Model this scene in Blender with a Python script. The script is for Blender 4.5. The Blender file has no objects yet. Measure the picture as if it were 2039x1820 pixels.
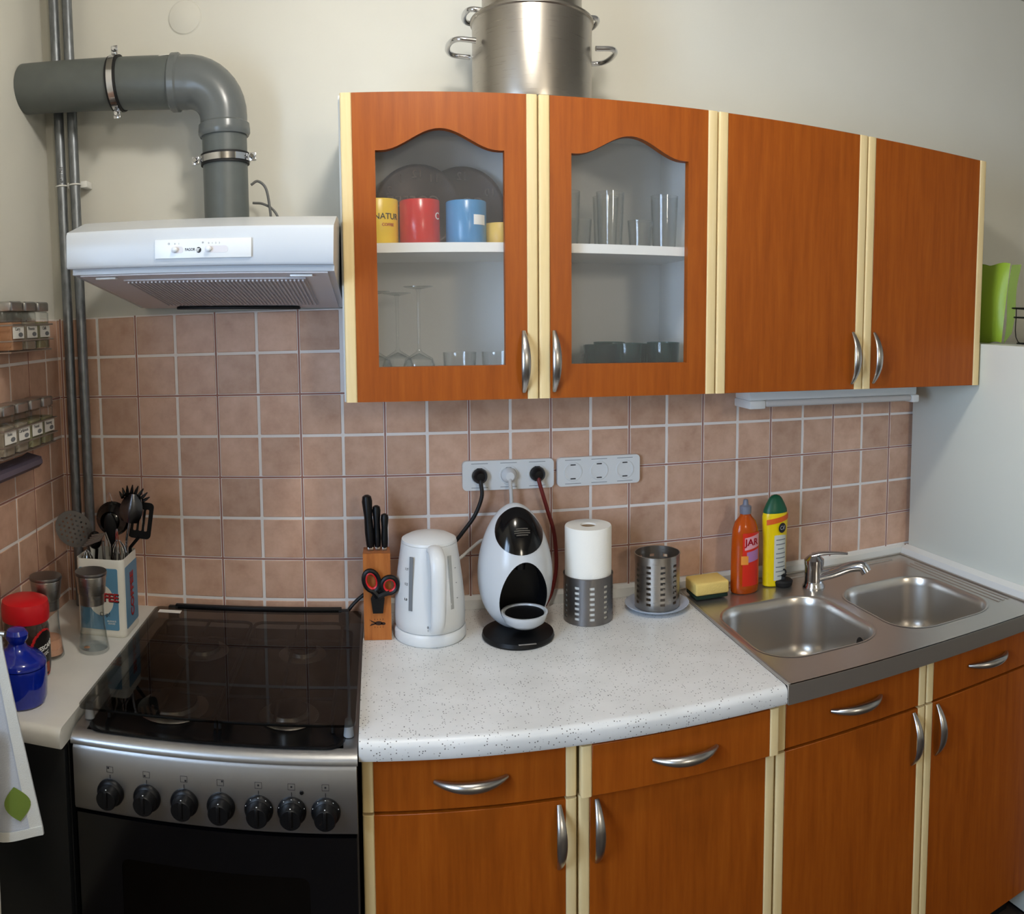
import bpy, bmesh, math, random
from mathutils import Matrix, Vector
random.seed(7)
PI = math.pi
sc = bpy.context.scene
COL = sc.collection

# ---------------------------------------------------------------- camera (swept cylindrical panorama), world, light, exposure
cam_d = bpy.data.cameras.new('camera'); cam = bpy.data.objects.new('camera', cam_d); COL.objects.link(cam)
yaw, pitch, roll, FPX, V0 = -0.16964812, -0.07627326, -0.00680610, 1575.2104, 754.7560
B = Matrix(((1, 0, 0), (0, 0, -1), (0, 1, 0)))
Rm = Matrix.Rotation(yaw, 3, 'Z') @ B @ Matrix.Rotation(pitch, 3, 'X') @ Matrix.Rotation(roll, 3, 'Z')
cam.matrix_world = Matrix.Translation((0.86119, -1.87076, 1.54873)) @ Rm.to_4x4()
cam_d.type = 'PANO'
cam_d.panorama_type = 'CENTRAL_CYLINDRICAL'
cam_d.central_cylindrical_range_u_min = -1019.5 / FPX
cam_d.central_cylindrical_range_u_max = 1019.5 / FPX
cam_d.central_cylindrical_range_v_min = (V0 - 1820) / FPX
cam_d.central_cylindrical_range_v_max = V0 / FPX
cam_d.central_cylindrical_radius = 1.0
cam_d.clip_start = 0.02
sc.camera = cam

world = bpy.data.worlds.new('world'); sc.world = world; world.use_nodes = True
bg = world.node_tree.nodes['Background']
bg.inputs[0].default_value = (0.42, 0.60, 1.0, 1); bg.inputs[1].default_value = 1.0

sc.view_settings.view_transform = 'Standard'; sc.view_settings.look = 'None'
sc.view_settings.gamma = 1.0; sc.view_settings.use_curve_mapping = False
sc.view_settings.exposure = 0.50
sc.cycles.transparent_max_bounces = 32; sc.cycles.max_bounces = 8; sc.cycles.diffuse_bounces = 4; sc.cycles.glossy_bounces = 4
sc.cycles.caustics_reflective = False; sc.cycles.caustics_refractive = False; sc.cycles.use_adaptive_sampling = True; sc.cycles.adaptive_threshold = 0.02; sc.cycles.use_denoising = True
LAMP_POS = (1.02, -1.05, 2.44); LAMP_EMIT = 66.0; LAMP_COL = (1.0, 0.95, 0.86)
WIN = (-2.05, -1.15, 1.05, 2.05)           # window opening in the left wall: y0, y1, z0, z1
ld = bpy.data.lights.new('window_daylight', 'AREA'); ld.shape = 'RECTANGLE'; ld.size = 0.9; ld.size_y = 0.8
ld.energy = 32; ld.color = (0.56, 0.73, 1.0)
lo = bpy.data.objects.new('window_daylight', ld); COL.objects.link(lo)
lo.location = (-0.09, (WIN[0] + WIN[1]) / 2, (WIN[2] + WIN[3]) / 2); lo.rotation_euler = (0, -PI / 2, 0)

LAMP2_POS = (1.82, -3.45, 2.05); LAMP2_EMIT = 30.0; LAMP2_COL = (1.0, 0.90, 0.74)   # unseen fill lamp behind the viewer, its lantern shape invented

# ---------------------------------------------------------------- materials
def lin(c):
    return tuple(((v / 255) / 12.92 if v / 255 <= 0.04045 else ((v / 255 + 0.055) / 1.055) ** 2.4) for v in c) + (1,)

class NT:
    def __init__(s, name):
        s.m = bpy.data.materials.new(name); s.m.use_nodes = True; s.t = s.m.node_tree; s.n = s.t.nodes
        s.p = s.n['Principled BSDF']; s.out = s.n['Material Output']
    def add(s, typ, **kw):
        n = s.n.new(typ)
        for k, v in kw.items(): setattr(n, k, v)
        return n
    def link(s, a, b): s.t.links.new(a, b)
    def coords(s, scale=(1, 1, 1), kind='Object'):
        tc = s.add('ShaderNodeTexCoord'); mp = s.add('ShaderNodeMapping'); mp.inputs['Scale'].default_value = scale
        s.link(tc.outputs[kind], mp.inputs[0]); return mp.outputs[0]
    def noise(s, vec, scale, detail=3, rough=.5):
        n = s.add('ShaderNodeTexNoise'); n.inputs['Scale'].default_value = scale; n.inputs['Detail'].default_value = detail
        n.inputs['Roughness'].default_value = rough; s.link(vec, n.inputs['Vector']); return n.outputs['Fac']
    def ramp(s, fac, stops):
        r = s.add('ShaderNodeValToRGB'); el = r.color_ramp.elements
        el[0].position, el[0].color = stops[0]; el[1].position, el[1].color = stops[-1]
        for p, c in stops[1:-1]: e = el.new(p); e.color = c
        s.link(fac, r.inputs[0]); return r.outputs[0]
    def bump(s, h, strength, dist=.001):
        b = s.add('ShaderNodeBump'); b.inputs['Strength'].default_value = strength; b.inputs['Distance'].default_value = dist
        s.link(h, b.inputs['Height']); s.link(b.outputs[0], s.p.inputs['Normal'])

def mat(name, col, rough=.5, metal=0, spec=.5, bump=None, var=None, trans=0, ior=1.45, coat=0, emit=None):
    n = NT(name); p = n.p
    p.inputs['Base Color'].default_value = lin(col); p.inputs['Roughness'].default_value = rough
    p.inputs['Metallic'].default_value = metal; p.inputs['Specular IOR Level'].default_value = spec
    p.inputs['IOR'].default_value = ior; p.inputs['Transmission Weight'].default_value = trans; p.inputs['Coat Weight'].default_value = coat
    if var:
        scale, amt, stretch = var
        v = n.coords(stretch); f = n.noise(v, scale, 4)
        c = lin(col); a = tuple(min(1, x * (1 - amt)) for x in c[:3]) + (1,); b = tuple(min(1, x * (1 + amt)) for x in c[:3]) + (1,)
        n.link(n.ramp(f, [(.3, a), (.7, b)]), p.inputs['Base Color'])
    if bump:
        scale, st = bump; n.bump(n.noise(n.coords(), scale, 3), st)
    if emit:
        p.inputs['Emission Color'].default_value = emit[0]; p.inputs['Emission Strength'].default_value = emit[1]
    return n.m

def thin_glass(name, tint, ior=1.45, rough=.02, haze=0, hazecol=(200, 205, 205), edge=None):
    n = NT(name); n.n.remove(n.p)
    tr = n.add('ShaderNodeBsdfTransparent'); tr.inputs[0].default_value = lin(tint)
    if edge:                                   # glass looks denser where the wall is seen edge-on
        lw = n.add('ShaderNodeLayerWeight'); lw.inputs[0].default_value = .5; pw = n.add('ShaderNodeMath', operation='POWER'); pw.inputs[1].default_value = 3.0; n.link(lw.outputs['Facing'], pw.inputs[0])
        mc = n.add('ShaderNodeMix', data_type='RGBA'); n.link(pw.outputs[0], mc.inputs[0]); mc.inputs[6].default_value = lin(tint); mc.inputs[7].default_value = lin(edge); n.link(mc.outputs[2], tr.inputs[0])
    gl = n.add('ShaderNodeBsdfGlossy'); gl.inputs['Roughness'].default_value = rough; gl.inputs[0].default_value = (1, 1, 1, 1)
    fr = n.add('ShaderNodeFresnel'); fr.inputs[0].default_value = ior
    mx = n.add('ShaderNodeMixShader'); ge = n.add('ShaderNodeNewGeometry'); iv = n.add('ShaderNodeMath', operation='SUBTRACT'); iv.inputs[0].default_value = 1; n.link(ge.outputs['Backfacing'], iv.inputs[1])
    fm = n.add('ShaderNodeMath', operation='MULTIPLY'); n.link(fr.outputs[0], fm.inputs[0]); n.link(iv.outputs[0], fm.inputs[1])
    mx = n.add('ShaderNodeMixShader'); n.link(fm.outputs[0], mx.inputs[0]); n.link(tr.outputs[0], mx.inputs[1]); n.link(gl.outputs[0], mx.inputs[2])
    last = mx
    if haze:
        df = n.add('ShaderNodeBsdfDiffuse'); df.inputs[0].default_value = lin(hazecol)
        m2 = n.add('ShaderNodeMixShader'); m2.inputs[0].default_value = haze; n.link(mx.outputs[0], m2.inputs[1]); n.link(df.outputs[0], m2.inputs[2]); last = m2
    n.link(last.outputs[0], n.out.inputs[0]); return n.m

def tile_mat():
    n = NT('ceramic_tile'); v = n.coords(); oi = n.add('ShaderNodeObjectInfo')
    ad = n.add('ShaderNodeVectorMath', operation='ADD'); n.link(v, ad.inputs[0]); n.link(oi.outputs['Location'], ad.inputs[1])
    f = n.noise(ad.outputs[0], 22, 4, .6); f2 = n.noise(ad.outputs[0], 300, 2)
    r = n.ramp(f, [(.25, lin((192, 150, 126))), (.55, lin((211, 172, 148))), (.8, lin((222, 184, 162)))])
    hs = n.add('ShaderNodeHueSaturation'); n.link(r, hs.inputs['Color'])
    mr = n.add('ShaderNodeMapRange'); mr.inputs['To Min'].default_value = .86; mr.inputs['To Max'].default_value = 1.08
    n.link(oi.outputs['Random'], mr.inputs[0]); n.link(mr.outputs[0], hs.inputs['Value'])
    n.link(hs.outputs[0], n.p.inputs['Base Color']); n.p.inputs['Roughness'].default_value = .38
    n.bump(f2, .12, .0006); return n.m

def speckle_mat():
    n = NT('speckled_laminate'); v = n.coords()
    base = n.ramp(n.noise(v, 9, 4), [(.3, lin((216, 215, 211))), (.7, lin((230, 229, 226)))])
    vo = n.add('ShaderNodeTexVoronoi'); vo.inputs['Scale'].default_value = 210; n.link(v, vo.inputs['Vector'])
    sp = n.ramp(vo.outputs['Distance'], [(.20, (1, 1, 1, 1)), (.27, (0, 0, 0, 1))])
    cs = n.add('ShaderNodeSeparateColor'); n.link(vo.outputs['Color'], cs.inputs[0])
    gt = n.add('ShaderNodeMath', operation='GREATER_THAN'); gt.inputs[1].default_value = .62; n.link(cs.outputs[0], gt.inputs[0])
    mu = n.add('ShaderNodeMath', operation='MULTIPLY'); n.link(sp, mu.inputs[0]); n.link(gt.outputs[0], mu.inputs[1])
    mx = n.add('ShaderNodeMix', data_type='RGBA'); n.link(mu.outputs[0], mx.inputs[0]); n.link(base, mx.inputs[6]); mx.inputs[7].default_value = lin((92, 88, 84))
    n.link(mx.outputs[2], n.p.inputs['Base Color']); n.p.inputs['Roughness'].default_value = .34; return n.m

def wood_mat(name, a, b, c, rough=.34):
    n = NT(name); v = n.coords((14, 14, .9)); f = n.noise(v, 6, 6, .62)
    n.link(n.ramp(f, [(.25, lin(a)), (.5, lin(b)), (.78, lin(c))]), n.p.inputs['Base Color'])
    n.p.inputs['Roughness'].default_value = rough; n.p.inputs['Specular IOR Level'].default_value = .3; n.bump(f, .05, .0006); return n.m

def brushed(name, col, rough=.3, stretch=(2, 2, 160), amt=.12, metal=1):
    n = NT(name); v = n.coords(stretch); f = n.noise(v, 8, 3)
    mr = n.add('ShaderNodeMapRange'); mr.inputs['To Min'].default_value = rough * (1 - amt * 2); mr.inputs['To Max'].default_value = rough * (1 + amt * 2)
    n.link(f, mr.inputs[0]); n.link(mr.outputs[0], n.p.inputs['Roughness'])
    n.p.inputs['Base Color'].default_value = lin(col); n.p.inputs['Metallic'].default_value = metal
    n.bump(f, .04, .0004); return n.m

PAINT = mat('wall_paint', (214, 212, 202), .85, var=(3, .03, (1, 1, 1)), bump=(160, .12))
CEIL = mat('ceiling_paint', (176, 170, 158), .9)
FLOOR = mat('floor_vinyl', (66, 54, 46), .45, var=(4, .15, (1, 1, 1)))
TILE = tile_mat(); GROUT = mat('light_grout', (238, 232, 228), .8); JOINT = mat('brown_joint', (156, 110, 98), .7)
DOOR = wood_mat('alder_veneer', (138, 65, 9), (153, 75, 13), (165, 86, 19), .42)
CREAM = wood_mat('cream_edge', (222, 196, 142), (228, 204, 152), (233, 211, 163), .42)
WHITE = mat('white_laminate', (228, 228, 224), .4)
SPECK = speckle_mat(); COUNTER = mat('plain_white_worktop', (226, 226, 220), .38, var=(12, .03, (1, 1, 1)))
NICKEL = mat('satin_nickel', (186, 184, 182), .3, 1)
CHROME = mat('chrome', (205, 206, 210), .1, 1)
STEEL = brushed('brushed_steel', (172, 171, 170), .36, (160, 2, 2), .1, .96); STEELV = brushed('turned_steel', (172, 166, 158), .3, (2, 2, 160))
STEELD = brushed('dull_steel', (132, 128, 126), .38, (2, 2, 160))
SINK = mat('sink_steel', (196, 190, 182), .28, .88)
GALV = mat('galvanised_steel', (128, 132, 136), .42, .8, var=(120, .25, (1, 1, .3)))
PVC = mat('grey_pvc', (90, 95, 93), .42, var=(30, .06, (1, 1, 1)))
PVCG = mat('grey_pvc_glossy', (100, 104, 104), .25)
RUBBER = mat('black_rubber', (22, 22, 23), .6); BLACK = mat('black_plastic', (9, 9, 11), .42, spec=.35); GLOSSB = mat('gloss_black', (10, 10, 12), .12)
ENAMEL = mat('black_enamel', (14, 14, 15), .22); IRON = mat('cast_iron', (20, 20, 21), .55)
WPLAS = mat('white_plastic', (226, 228, 228), .3); WGLOSS = mat('white_enamel', (200, 204, 208), .25)
HOODG = mat('hood_underside', (214, 210, 212), .4); FILT = mat('filter_mesh', (204, 200, 202), .5, .1)
GLASS = thin_glass('clear_glass', (251, 252, 252), 1.65, edge=(176, 182, 180)); PANE = thin_glass('cabinet_pane', (253, 253, 253), haze=.03, hazecol=(225, 225, 222))  # pane haze: pale diffuse veil painted in for the room's reflection
TEALG = thin_glass('teal_glass', (150, 186, 180), haze=.10, hazecol=(96, 130, 126)); SMOKE = thin_glass('smoked_glass', (192, 192, 190), 1.22)
WINGL = thin_glass('window_glass', (250, 252, 252))
GREYCORD = mat('grey_cord', (96, 96, 94), .5); WHITECORD = mat('white_cord', (206, 204, 200), .5); REDCORD = mat('dark_red_cord', (112, 30, 26), .5); BLACKCORD = mat('black_cord', (24, 22, 22), .5)
BLUEC = mat('cobalt_glaze', (6, 34, 150), .1, coat=.5); RED = mat('red_plastic', (206, 26, 34), .34); DRED = mat('red_enamel', (190, 30, 24), .22)
YEL = mat('yellow_enamel', (236, 200, 52), .3); TAN = mat('tan_yellow', (216, 178, 84), .4); SKY = mat('blue_enamel', (70, 132, 180), .25)
BROWN = mat('brown_tin', (84, 64, 58), .4, .2); BROWNL = mat('embossed_tin', (152, 130, 120), .4, .2); DSTEEL = mat('dark_steel', (92, 92, 96), .22, 1); PAPER = mat('paper', (240, 238, 230), .9, bump=(260, .25)); CARD = mat('cardboard', (166, 140, 110), .9)
BLOCK = wood_mat('beech_block', (150, 84, 36), (176, 104, 48), (190, 120, 60), .45); BURN = mat('burnt_mark', (48, 26, 14), .8)
TINW = mat('tin_white', (222, 220, 210), .35); TINB = mat('tin_blue', (98, 148, 182), .35); INK = mat('dark_ink', (34, 32, 36), .6); REDINK = mat('red_ink', (172, 40, 44), .6); WINK = mat('white_ink', (236, 236, 232), .6); GREYINK = mat('grey_ink', (120, 124, 128), .6)
SALT = mat('pink_salt', (214, 160, 130), .8, bump=(300, 1)); COFFEE = mat('instant_coffee', (44, 26, 18), .8, bump=(300, 1))
HERB1 = mat('dried_herb', (146, 140, 104), .9, bump=(400, 1)); HERB2 = mat('paprika_mix', (178, 130, 96), .9, bump=(400, 1)); HERB3 = mat('pepper_mix', (160, 148, 130), .9, bump=(400, 1))
SPON = mat('yellow_sponge', (232, 200, 116), .9, bump=(220, .8)); SCOUR = mat('green_scourer', (26, 46, 34), .95, bump=(400, 1))
SOAP = mat('orange_soap', (226, 96, 20), .12, trans=.45, ior=1.35); CIFY = mat('cleaner_yellow', (240, 208, 12), .3); CIFG = mat('cap_green', (14, 84, 56), .4)
LIME = mat('lime_packet', (150, 178, 52), .4); CLEARP = thin_glass('clear_packet', (214, 232, 170), haze=.45, hazecol=(176, 196, 110))
FRIDGE = mat('fridge_white', (214, 216, 206), .35); PURP = mat('mauve_plastic', (92, 84, 100), .4); CLOTH = mat('towel_cotton', (196, 200, 208), .95, bump=(500, .6)); HEM = mat('towel_hem', (220, 220, 214), .95, bump=(500, .6))
LEAF = mat('printed_green', (112, 132, 52), .95); LEMON = mat('printed_yellow', (190, 184, 80), .95); TEALP = mat('printed_teal', (60, 110, 110), .95)
DARKCAB = mat('black_cabinet', (20, 22, 24), .4); BULB = mat('lamp_glass', (255, 255, 255), .3, emit=(LAMP_COL + (1,), LAMP_EMIT)); OVEN = mat('oven_enamel', (26, 27, 26), .35)
LBLUE = mat('pale_blue_glaze', (178, 190, 208), .2)

# ---------------------------------------------------------------- builders
WM = {}
def setp(o, label=None, cat=None, group=None, kind=None):
    if label: o['label'] = label
    if cat: o['category'] = cat
    if group: o['group'] = group
    if kind: o['kind'] = kind
    return o
def thing(name, label, cat, loc=(0, 0, 0), rz=0, group=None):
    o = bpy.data.objects.new(name, None); COL.objects.link(o); o.location = loc; o.rotation_euler = (0, 0, rz); o.empty_display_size = .02
    WM[o.name] = Matrix.Translation(loc) @ Matrix.Rotation(rz, 4, 'Z'); return setp(o, label, cat, group)

def spline(pts, n=8):
    P = [Vector(p) for p in pts]; P = [P[0] * 2 - P[1]] + P + [P[-1] * 2 - P[-2]]; out = []
    for i in range(1, len(P) - 2):
        a, b, c, d = P[i - 1:i + 3]
        for k in range(n):
            t = k / n; out.append(.5 * ((2 * b) + (c - a) * t + (2 * a - 5 * b + 4 * c - d) * t * t + (3 * b - a - 3 * c + d) * t ** 3))
    out.append(P[-2]); return out
def rrect(x0, x1, y0, y1, r, n=6):
    pts = []
    for cx, cy, a in ((x1 - r, y1 - r, 0), (x0 + r, y1 - r, 90), (x0 + r, y0 + r, 180), (x1 - r, y0 + r, 270)):
        for k in range(n + 1):
            t = math.radians(a + 90 * k / n); pts.append((cx + r * math.cos(t), cy + r * math.sin(t)))
    return pts
def ell(cx, cy, rx, ry, n=32): return [(cx + rx * math.cos(2 * PI * k / n), cy + ry * math.sin(2 * PI * k / n)) for k in range(n)]
PL = {'xz': lambda a, b, d: (a, d, b), 'xy': lambda a, b, d: (a, b, d), 'yz': lambda a, b, d: (d, a, b)}

class MB:
    def __init__(s): s.bm = bmesh.new()
    def box(s, x0, x1, y0, y1, z0, z1, bev=0, seg=2):
        b = bmesh.new(); bmesh.ops.create_cube(b, size=1)
        for v in b.verts: v.co = Vector(((x0 + x1) / 2 + v.co.x * (x1 - x0), (y0 + y1) / 2 + v.co.y * (y1 - y0), (z0 + z1) / 2 + v.co.z * (z1 - z0)))
        if bev: bmesh.ops.bevel(b, geom=b.edges[:], offset=bev, segments=seg, profile=.5, affect='EDGES')
        return s.join(b)
    def join(s, b):
        me = bpy.data.meshes.new('t'); b.to_mesh(me); b.free(); s.bm.from_mesh(me); bpy.data.meshes.remove(me); return s
    def lathe(s, prof, c=(0, 0, 0), n=32, closed=False, arc=(0, 2 * PI), skip=None):
        bm = s.bm; full = abs(arc[1] - arc[0] - 2 * PI) < 1e-6; m = n if full else n + 1; rings = []
        for r, z in prof:
            if r < 1e-6: rings.append([bm.verts.new((c[0], c[1], c[2] + z))])
            else: rings.append([bm.verts.new((c[0] + r * math.cos(arc[0] + (arc[1] - arc[0]) * k / n), c[1] + r * math.sin(arc[0] + (arc[1] - arc[0]) * k / n), c[2] + z)) for k in range(m)])
        pr = list(zip(rings, rings[1:])) + ([(rings[-1], rings[0])] if closed else [])
        for i, (a, b) in enumerate(pr):
            for k in range(n):
                if skip and skip(i, k): continue
                k2 = (k + 1) % m
                if len(a) == 1 and len(b) == 1: continue
                if len(a) == 1: bm.faces.new((a[0], b[k2], b[k]))
                elif len(b) == 1: bm.faces.new((a[k], a[k2], b[0]))
                else: bm.faces.new((a[k], a[k2], b[k2], b[k]))
        return s
    def tube(s, pts, r, n=10, closed=False, caps=True, flat=1.0, up=None):
        bm = s.bm; P = [Vector(p) for p in pts]; N = len(P); rings = []; prev = None
        for i, p in enumerate(P):
            if closed: t = (P[(i + 1) % N] - P[i - 1]).normalized()
            else: t = (P[min(i + 1, N - 1)] - P[max(i - 1, 0)]).normalized()
            if prev is None:
                u = Vector(up) if up else (Vector((0, 0, 1)) if abs(t.z) < .9 else Vector((1, 0, 0)))
            else: u = prev
            u = (u - t * u.dot(t)).normalized(); prev = u; w = t.cross(u)
            rr = r[i] if isinstance(r, (list, tuple)) else r
            rings.append([bm.verts.new(p + u * (rr * math.cos(2 * PI * k / n)) * flat + w * (rr * math.sin(2 * PI * k / n))) for k in range(n)])
        for a, b in list(zip(rings, rings[1:])) + ([(rings[-1], rings[0])] if closed else []):
            for k in range(n): bm.faces.new((a[k], a[(k + 1) % n], b[(k + 1) % n], b[k]))
        if caps and not closed: bm.faces.new(rings[0][::-1]); bm.faces.new(rings[-1])
        return s
    def prism(s, pts, plane, a, b, holes=()):
        bm = s.bm; f = PL[plane]
        if not holes:
            va = [bm.verts.new(f(p[0], p[1], a)) for p in pts]; vb = [bm.verts.new(f(p[0], p[1], b)) for p in pts]
            bm.faces.new(va); bm.faces.new(vb[::-1]); n = len(pts)
            for k in range(n): bm.faces.new((va[k], vb[k], vb[(k + 1) % n], va[(k + 1) % n]))
            return s
        loops = [pts] + list(holes); ring = []
        for L in loops:
            va = [bm.verts.new(f(p[0], p[1], a)) for p in L]; vb = [bm.verts.new(f(p[0], p[1], b)) for p in L]; n = len(L); ring.append((va, vb))
            for k in range(n): bm.faces.new((va[k], vb[k], vb[(k + 1) % n], va[(k + 1) % n]))
        for side in (0, 1):
            es = []
            for r in ring:
                v = r[side]
                for k in range(len(v)): es.append(bm.edges.get((v[k], v[(k + 1) % len(v)])))
            bmesh.ops.triangle_fill(bm, edges=es, use_beauty=True)
        return s
    def loft(s, loops, cap0=True, cap1=True):
        bm = s.bm; R = [[bm.verts.new(p) for p in L] for L in loops]; n = len(R[0])
        for a, b in zip(R, R[1:]):
            for k in range(n): bm.faces.new((a[k], a[(k + 1) % n], b[(k + 1) % n], b[k]))
        if cap0: bm.faces.new(R[0][::-1])
        if cap1: bm.faces.new(R[-1])
        return s
    def grid(s, fn, nu, nv):
        bm = s.bm; G = [[bm.verts.new(fn(i / nu, j / nv)) for j in range(nv + 1)] for i in range(nu + 1)]
        for i in range(nu):
            for j in range(nv): bm.faces.new((G[i][j], G[i + 1][j], G[i + 1][j + 1], G[i][j + 1]))
        return s
    def solid(s, th):
        bmesh.ops.recalc_face_normals(s.bm, faces=s.bm.faces[:]); bmesh.ops.solidify(s.bm, geom=s.bm.faces[:], thickness=th); return s
    def ball(s, c, r, sc_=(1, 1, 1), nu=24, nv=14):
        b = bmesh.new(); bmesh.ops.create_uvsphere(b, u_segments=nu, v_segments=nv, radius=r)
        for v in b.verts: v.co = Vector((c[0] + v.co.x * sc_[0], c[1] + v.co.y * sc_[1], c[2] + v.co.z * sc_[2]))
        return s.join(b)
    def xf(s, M): bmesh.ops.transform(s.bm, matrix=M, verts=s.bm.verts[:]); return s
    def mesh(s, name, m, ang=38, recalc=True):
        if recalc: bmesh.ops.recalc_face_normals(s.bm, faces=s.bm.faces[:])
        me = bpy.data.meshes.new(name); s.bm.to_mesh(me); s.bm.free(); me.materials.append(m)
        me.polygons.foreach_set('use_smooth', [True] * len(me.polygons)); me.set_sharp_from_angle(angle=math.radians(ang)); return me
    def ob(s, name, m, parent=None, ang=38, recalc=True, label=None):
        if parent is not None and parent.name in WM: s.xf(WM[parent.name].inverted())
        me = s.mesh(name, m, ang, recalc); o = bpy.data.objects.new(name, me); COL.objects.link(o)
        if parent is not None:
            o.parent = parent
            if parent.name in WM: WM[o.name] = WM[parent.name]
        if label: o['label'] = label
        return o

def bx(name, m, parent, x0, x1, y0, y1, z0, z1, bev=0, seg=2): return MB().box(x0, x1, y0, y1, z0, z1, bev, seg).ob(name, m, parent)

def text(name, body, size, m, parent, place, ext=.0003, align='CENTER', sx=1.0, bold=0.0, mirror=False):
    cu = bpy.data.curves.new('tx', 'FONT'); cu.body = body; cu.size = size; cu.extrude = ext; cu.align_x = align; cu.align_y = 'CENTER'; cu.offset = bold; cu.resolution_u = 3
    to = bpy.data.objects.new('tx', cu); COL.objects.link(to); dg = bpy.context.evaluated_depsgraph_get()
    me = bpy.data.meshes.new_from_object(to.evaluated_get(dg)); bpy.data.objects.remove(to); bpy.data.curves.remove(cu)
    b = MB(); b.bm.from_mesh(me); bpy.data.meshes.remove(me)
    for v in b.bm.verts: v.co = Vector(place(v.co.x * sx * (-1 if mirror else 1), v.co.y, v.co.z))
    return b.ob(name, m, parent, recalc=False)
def on_front(cx, y, cz, rot=0):      # faces -y
    c, s = math.cos(rot), math.sin(rot)
    return lambda a, b, e: (cx + a * c - b * s, y - e, cz + a * s + b * c)
def on_right(x, cy, cz, rot=0):      # faces +x
    c, s = math.cos(rot), math.sin(rot)
    return lambda a, b, e: (x + e, cy + a * c - b * s, cz + a * s + b * c)
def on_cyl(cx, cy, R, cz, t0=0, rot=0):
    c, s = math.cos(rot), math.sin(rot)
    def f(a, b, e):
        a, b = a * c - b * s, a * s + b * c; t = t0 + a / R; q = R + e
        return (cx + q * math.sin(t), cy - q * math.cos(t), cz + b)
    return f
def boolean(a, b, op):
    oa = bpy.data.objects.new('ba', a); obj = bpy.data.objects.new('bb', b); COL.objects.link(oa); COL.objects.link(obj)
    md = oa.modifiers.new('b', 'BOOLEAN'); md.object = obj; md.operation = op; md.solver = 'EXACT'
    dg = bpy.context.evaluated_depsgraph_get(); me = bpy.data.meshes.new_from_object(oa.evaluated_get(dg))
    bpy.data.objects.remove(oa); bpy.data.objects.remove(obj); return me

# ---------------------------------------------------------------- the room
XL = 0.057; XR = 4.3; YR = -4.6; ZC = 2.62
def struct(o): o['kind'] = 'structure'; return o
wb = struct(bx('wall_back', PAINT, None, XL - .12, XR + .12, 0, .12, -.05, ZC + .05)); wb['label'] = 'cream painted back wall above the tiled splashback'
WM['wall_back'] = Matrix()
b = MB()
b.box(XL - .12, XL, YR, WIN[0], 0, ZC).box(XL - .12, XL, WIN[1], 0, 0, ZC).box(XL - .12, XL, WIN[0], WIN[1], 0, WIN[2]).box(XL - .12, XL, WIN[0], WIN[1], WIN[3], ZC)
wl = struct(b.ob('wall_left', PAINT)); WM['wall_left'] = Matrix(); wl['label'] = 'cream painted left wall with tiles and spice racks'
struct(bx('wall_right', PAINT, None, XR, XR + .12, YR, 0, 0, ZC))['label'] = 'cream painted wall on the far right'
struct(bx('wall_rear', PAINT, None, XL - .12, XR + .12, YR - .12, YR, 0, ZC))['label'] = 'cream painted wall behind the viewer'
struct(bx('floor', FLOOR, None, XL - .12, XR + .12, YR - .12, .0, -.1, 0))['label'] = 'brown kitchen floor'
struct(bx('ceiling', CEIL, None, XL - .12, XR + .12, YR - .12, .12, ZC, ZC + .1))['label'] = 'white painted ceiling'
w1 = struct(thing('window_1', None, None, (XL - .06, (WIN[0] + WIN[1]) / 2, WIN[2]))); w1['label'] = 'white framed window in the left wall'
b = MB(); y0, y1, z0, z1 = WIN
b.box(XL - .085, XL - .035, y0, y0 + .05, z0, z1).box(XL - .085, XL - .035, y1 - .05, y1, z0, z1).box(XL - .085, XL - .035, y0 + .05, y1 - .05, z0, z0 + .05).box(XL - .085, XL - .035, y0 + .05, y1 - .05, z1 - .05, z1)
b.box(XL - .08, XL - .04, (y0 + y1) / 2 - .03, (y0 + y1) / 2 + .03, z0 + .05, z1 - .05).ob('window_frame', WHITE, w1)
for k in (0, 1):
    ya = y0 + .05 if k == 0 else (y0 + y1) / 2 + .03
    bx('pane', WINGL, w1, XL - .062, XL - .058, ya, ya + (y1 - y0) / 2 - .08, z0 + .05, z1 - .05)

# tiles: 10 cm squares, light grout inside each 20 cm tile and a brown joint between tiles
AX, Z0T = .2751, 1.3786
ZT = [Z0T + .2, Z0T + .1, Z0T, Z0T - .1, Z0T - .2, Z0T - .3, Z0T - .4, Z0T - .5, .80]
TB = MB().box(-.047, .047, -.006, 0, -.047, .047, .0018, 1).mesh('tile', TILE)
def tile(parent, M):
    o = bpy.data.objects.new('tile', TB); COL.objects.link(o); o.parent = parent; o.matrix_local = M
bed = MB(); bed.box(XL + .0002, 2.37, -.0088, -.0002, .80, Z0T + .004).box(XL + .0002, .795, -.0088, -.0002, Z0T + .004, ZT[0]).ob('grout_bed', GROUT, wb)
xs = [XL + .004] + [AX - .2 + .1 * i for i in range(0, 24) if AX - .2 + .1 * i < 2.36] + [2.37]
for i in range(len(xs) - 1):
    for j in range(len(ZT) - 1):
        if j < 2 and xs[i] > .74: continue
        w, h = xs[i + 1] - xs[i], ZT[j] - ZT[j + 1]
        if w < .012: continue
        tile(wb, Matrix.Translation((xs[i] + w / 2, -.0042, ZT[j + 1] + h / 2)) @ Matrix.Diagonal(((w - .006) / .094, 1, (h - .006) / .094, 1)))
for k in range(-1, 11):
    x = AX + .2 * k
    zt = ZT[0] if x < .79 else Z0T
    bx('grout_line', JOINT, wb, x - .0019, x + .0019, -.0092, -.0060, .80, zt)
for k in (0, 1, 2): bx('grout_line', JOINT, wb, XL + .010, 2.37, -.0093, -.0059, Z0T - .2 * k - .0019, Z0T - .2 * k + .0019)
MB().box(XL + .0002, XL + .0088, -.80, -.009, .80, ZT[0]).ob('grout_bed', GROUT, wl)
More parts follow.
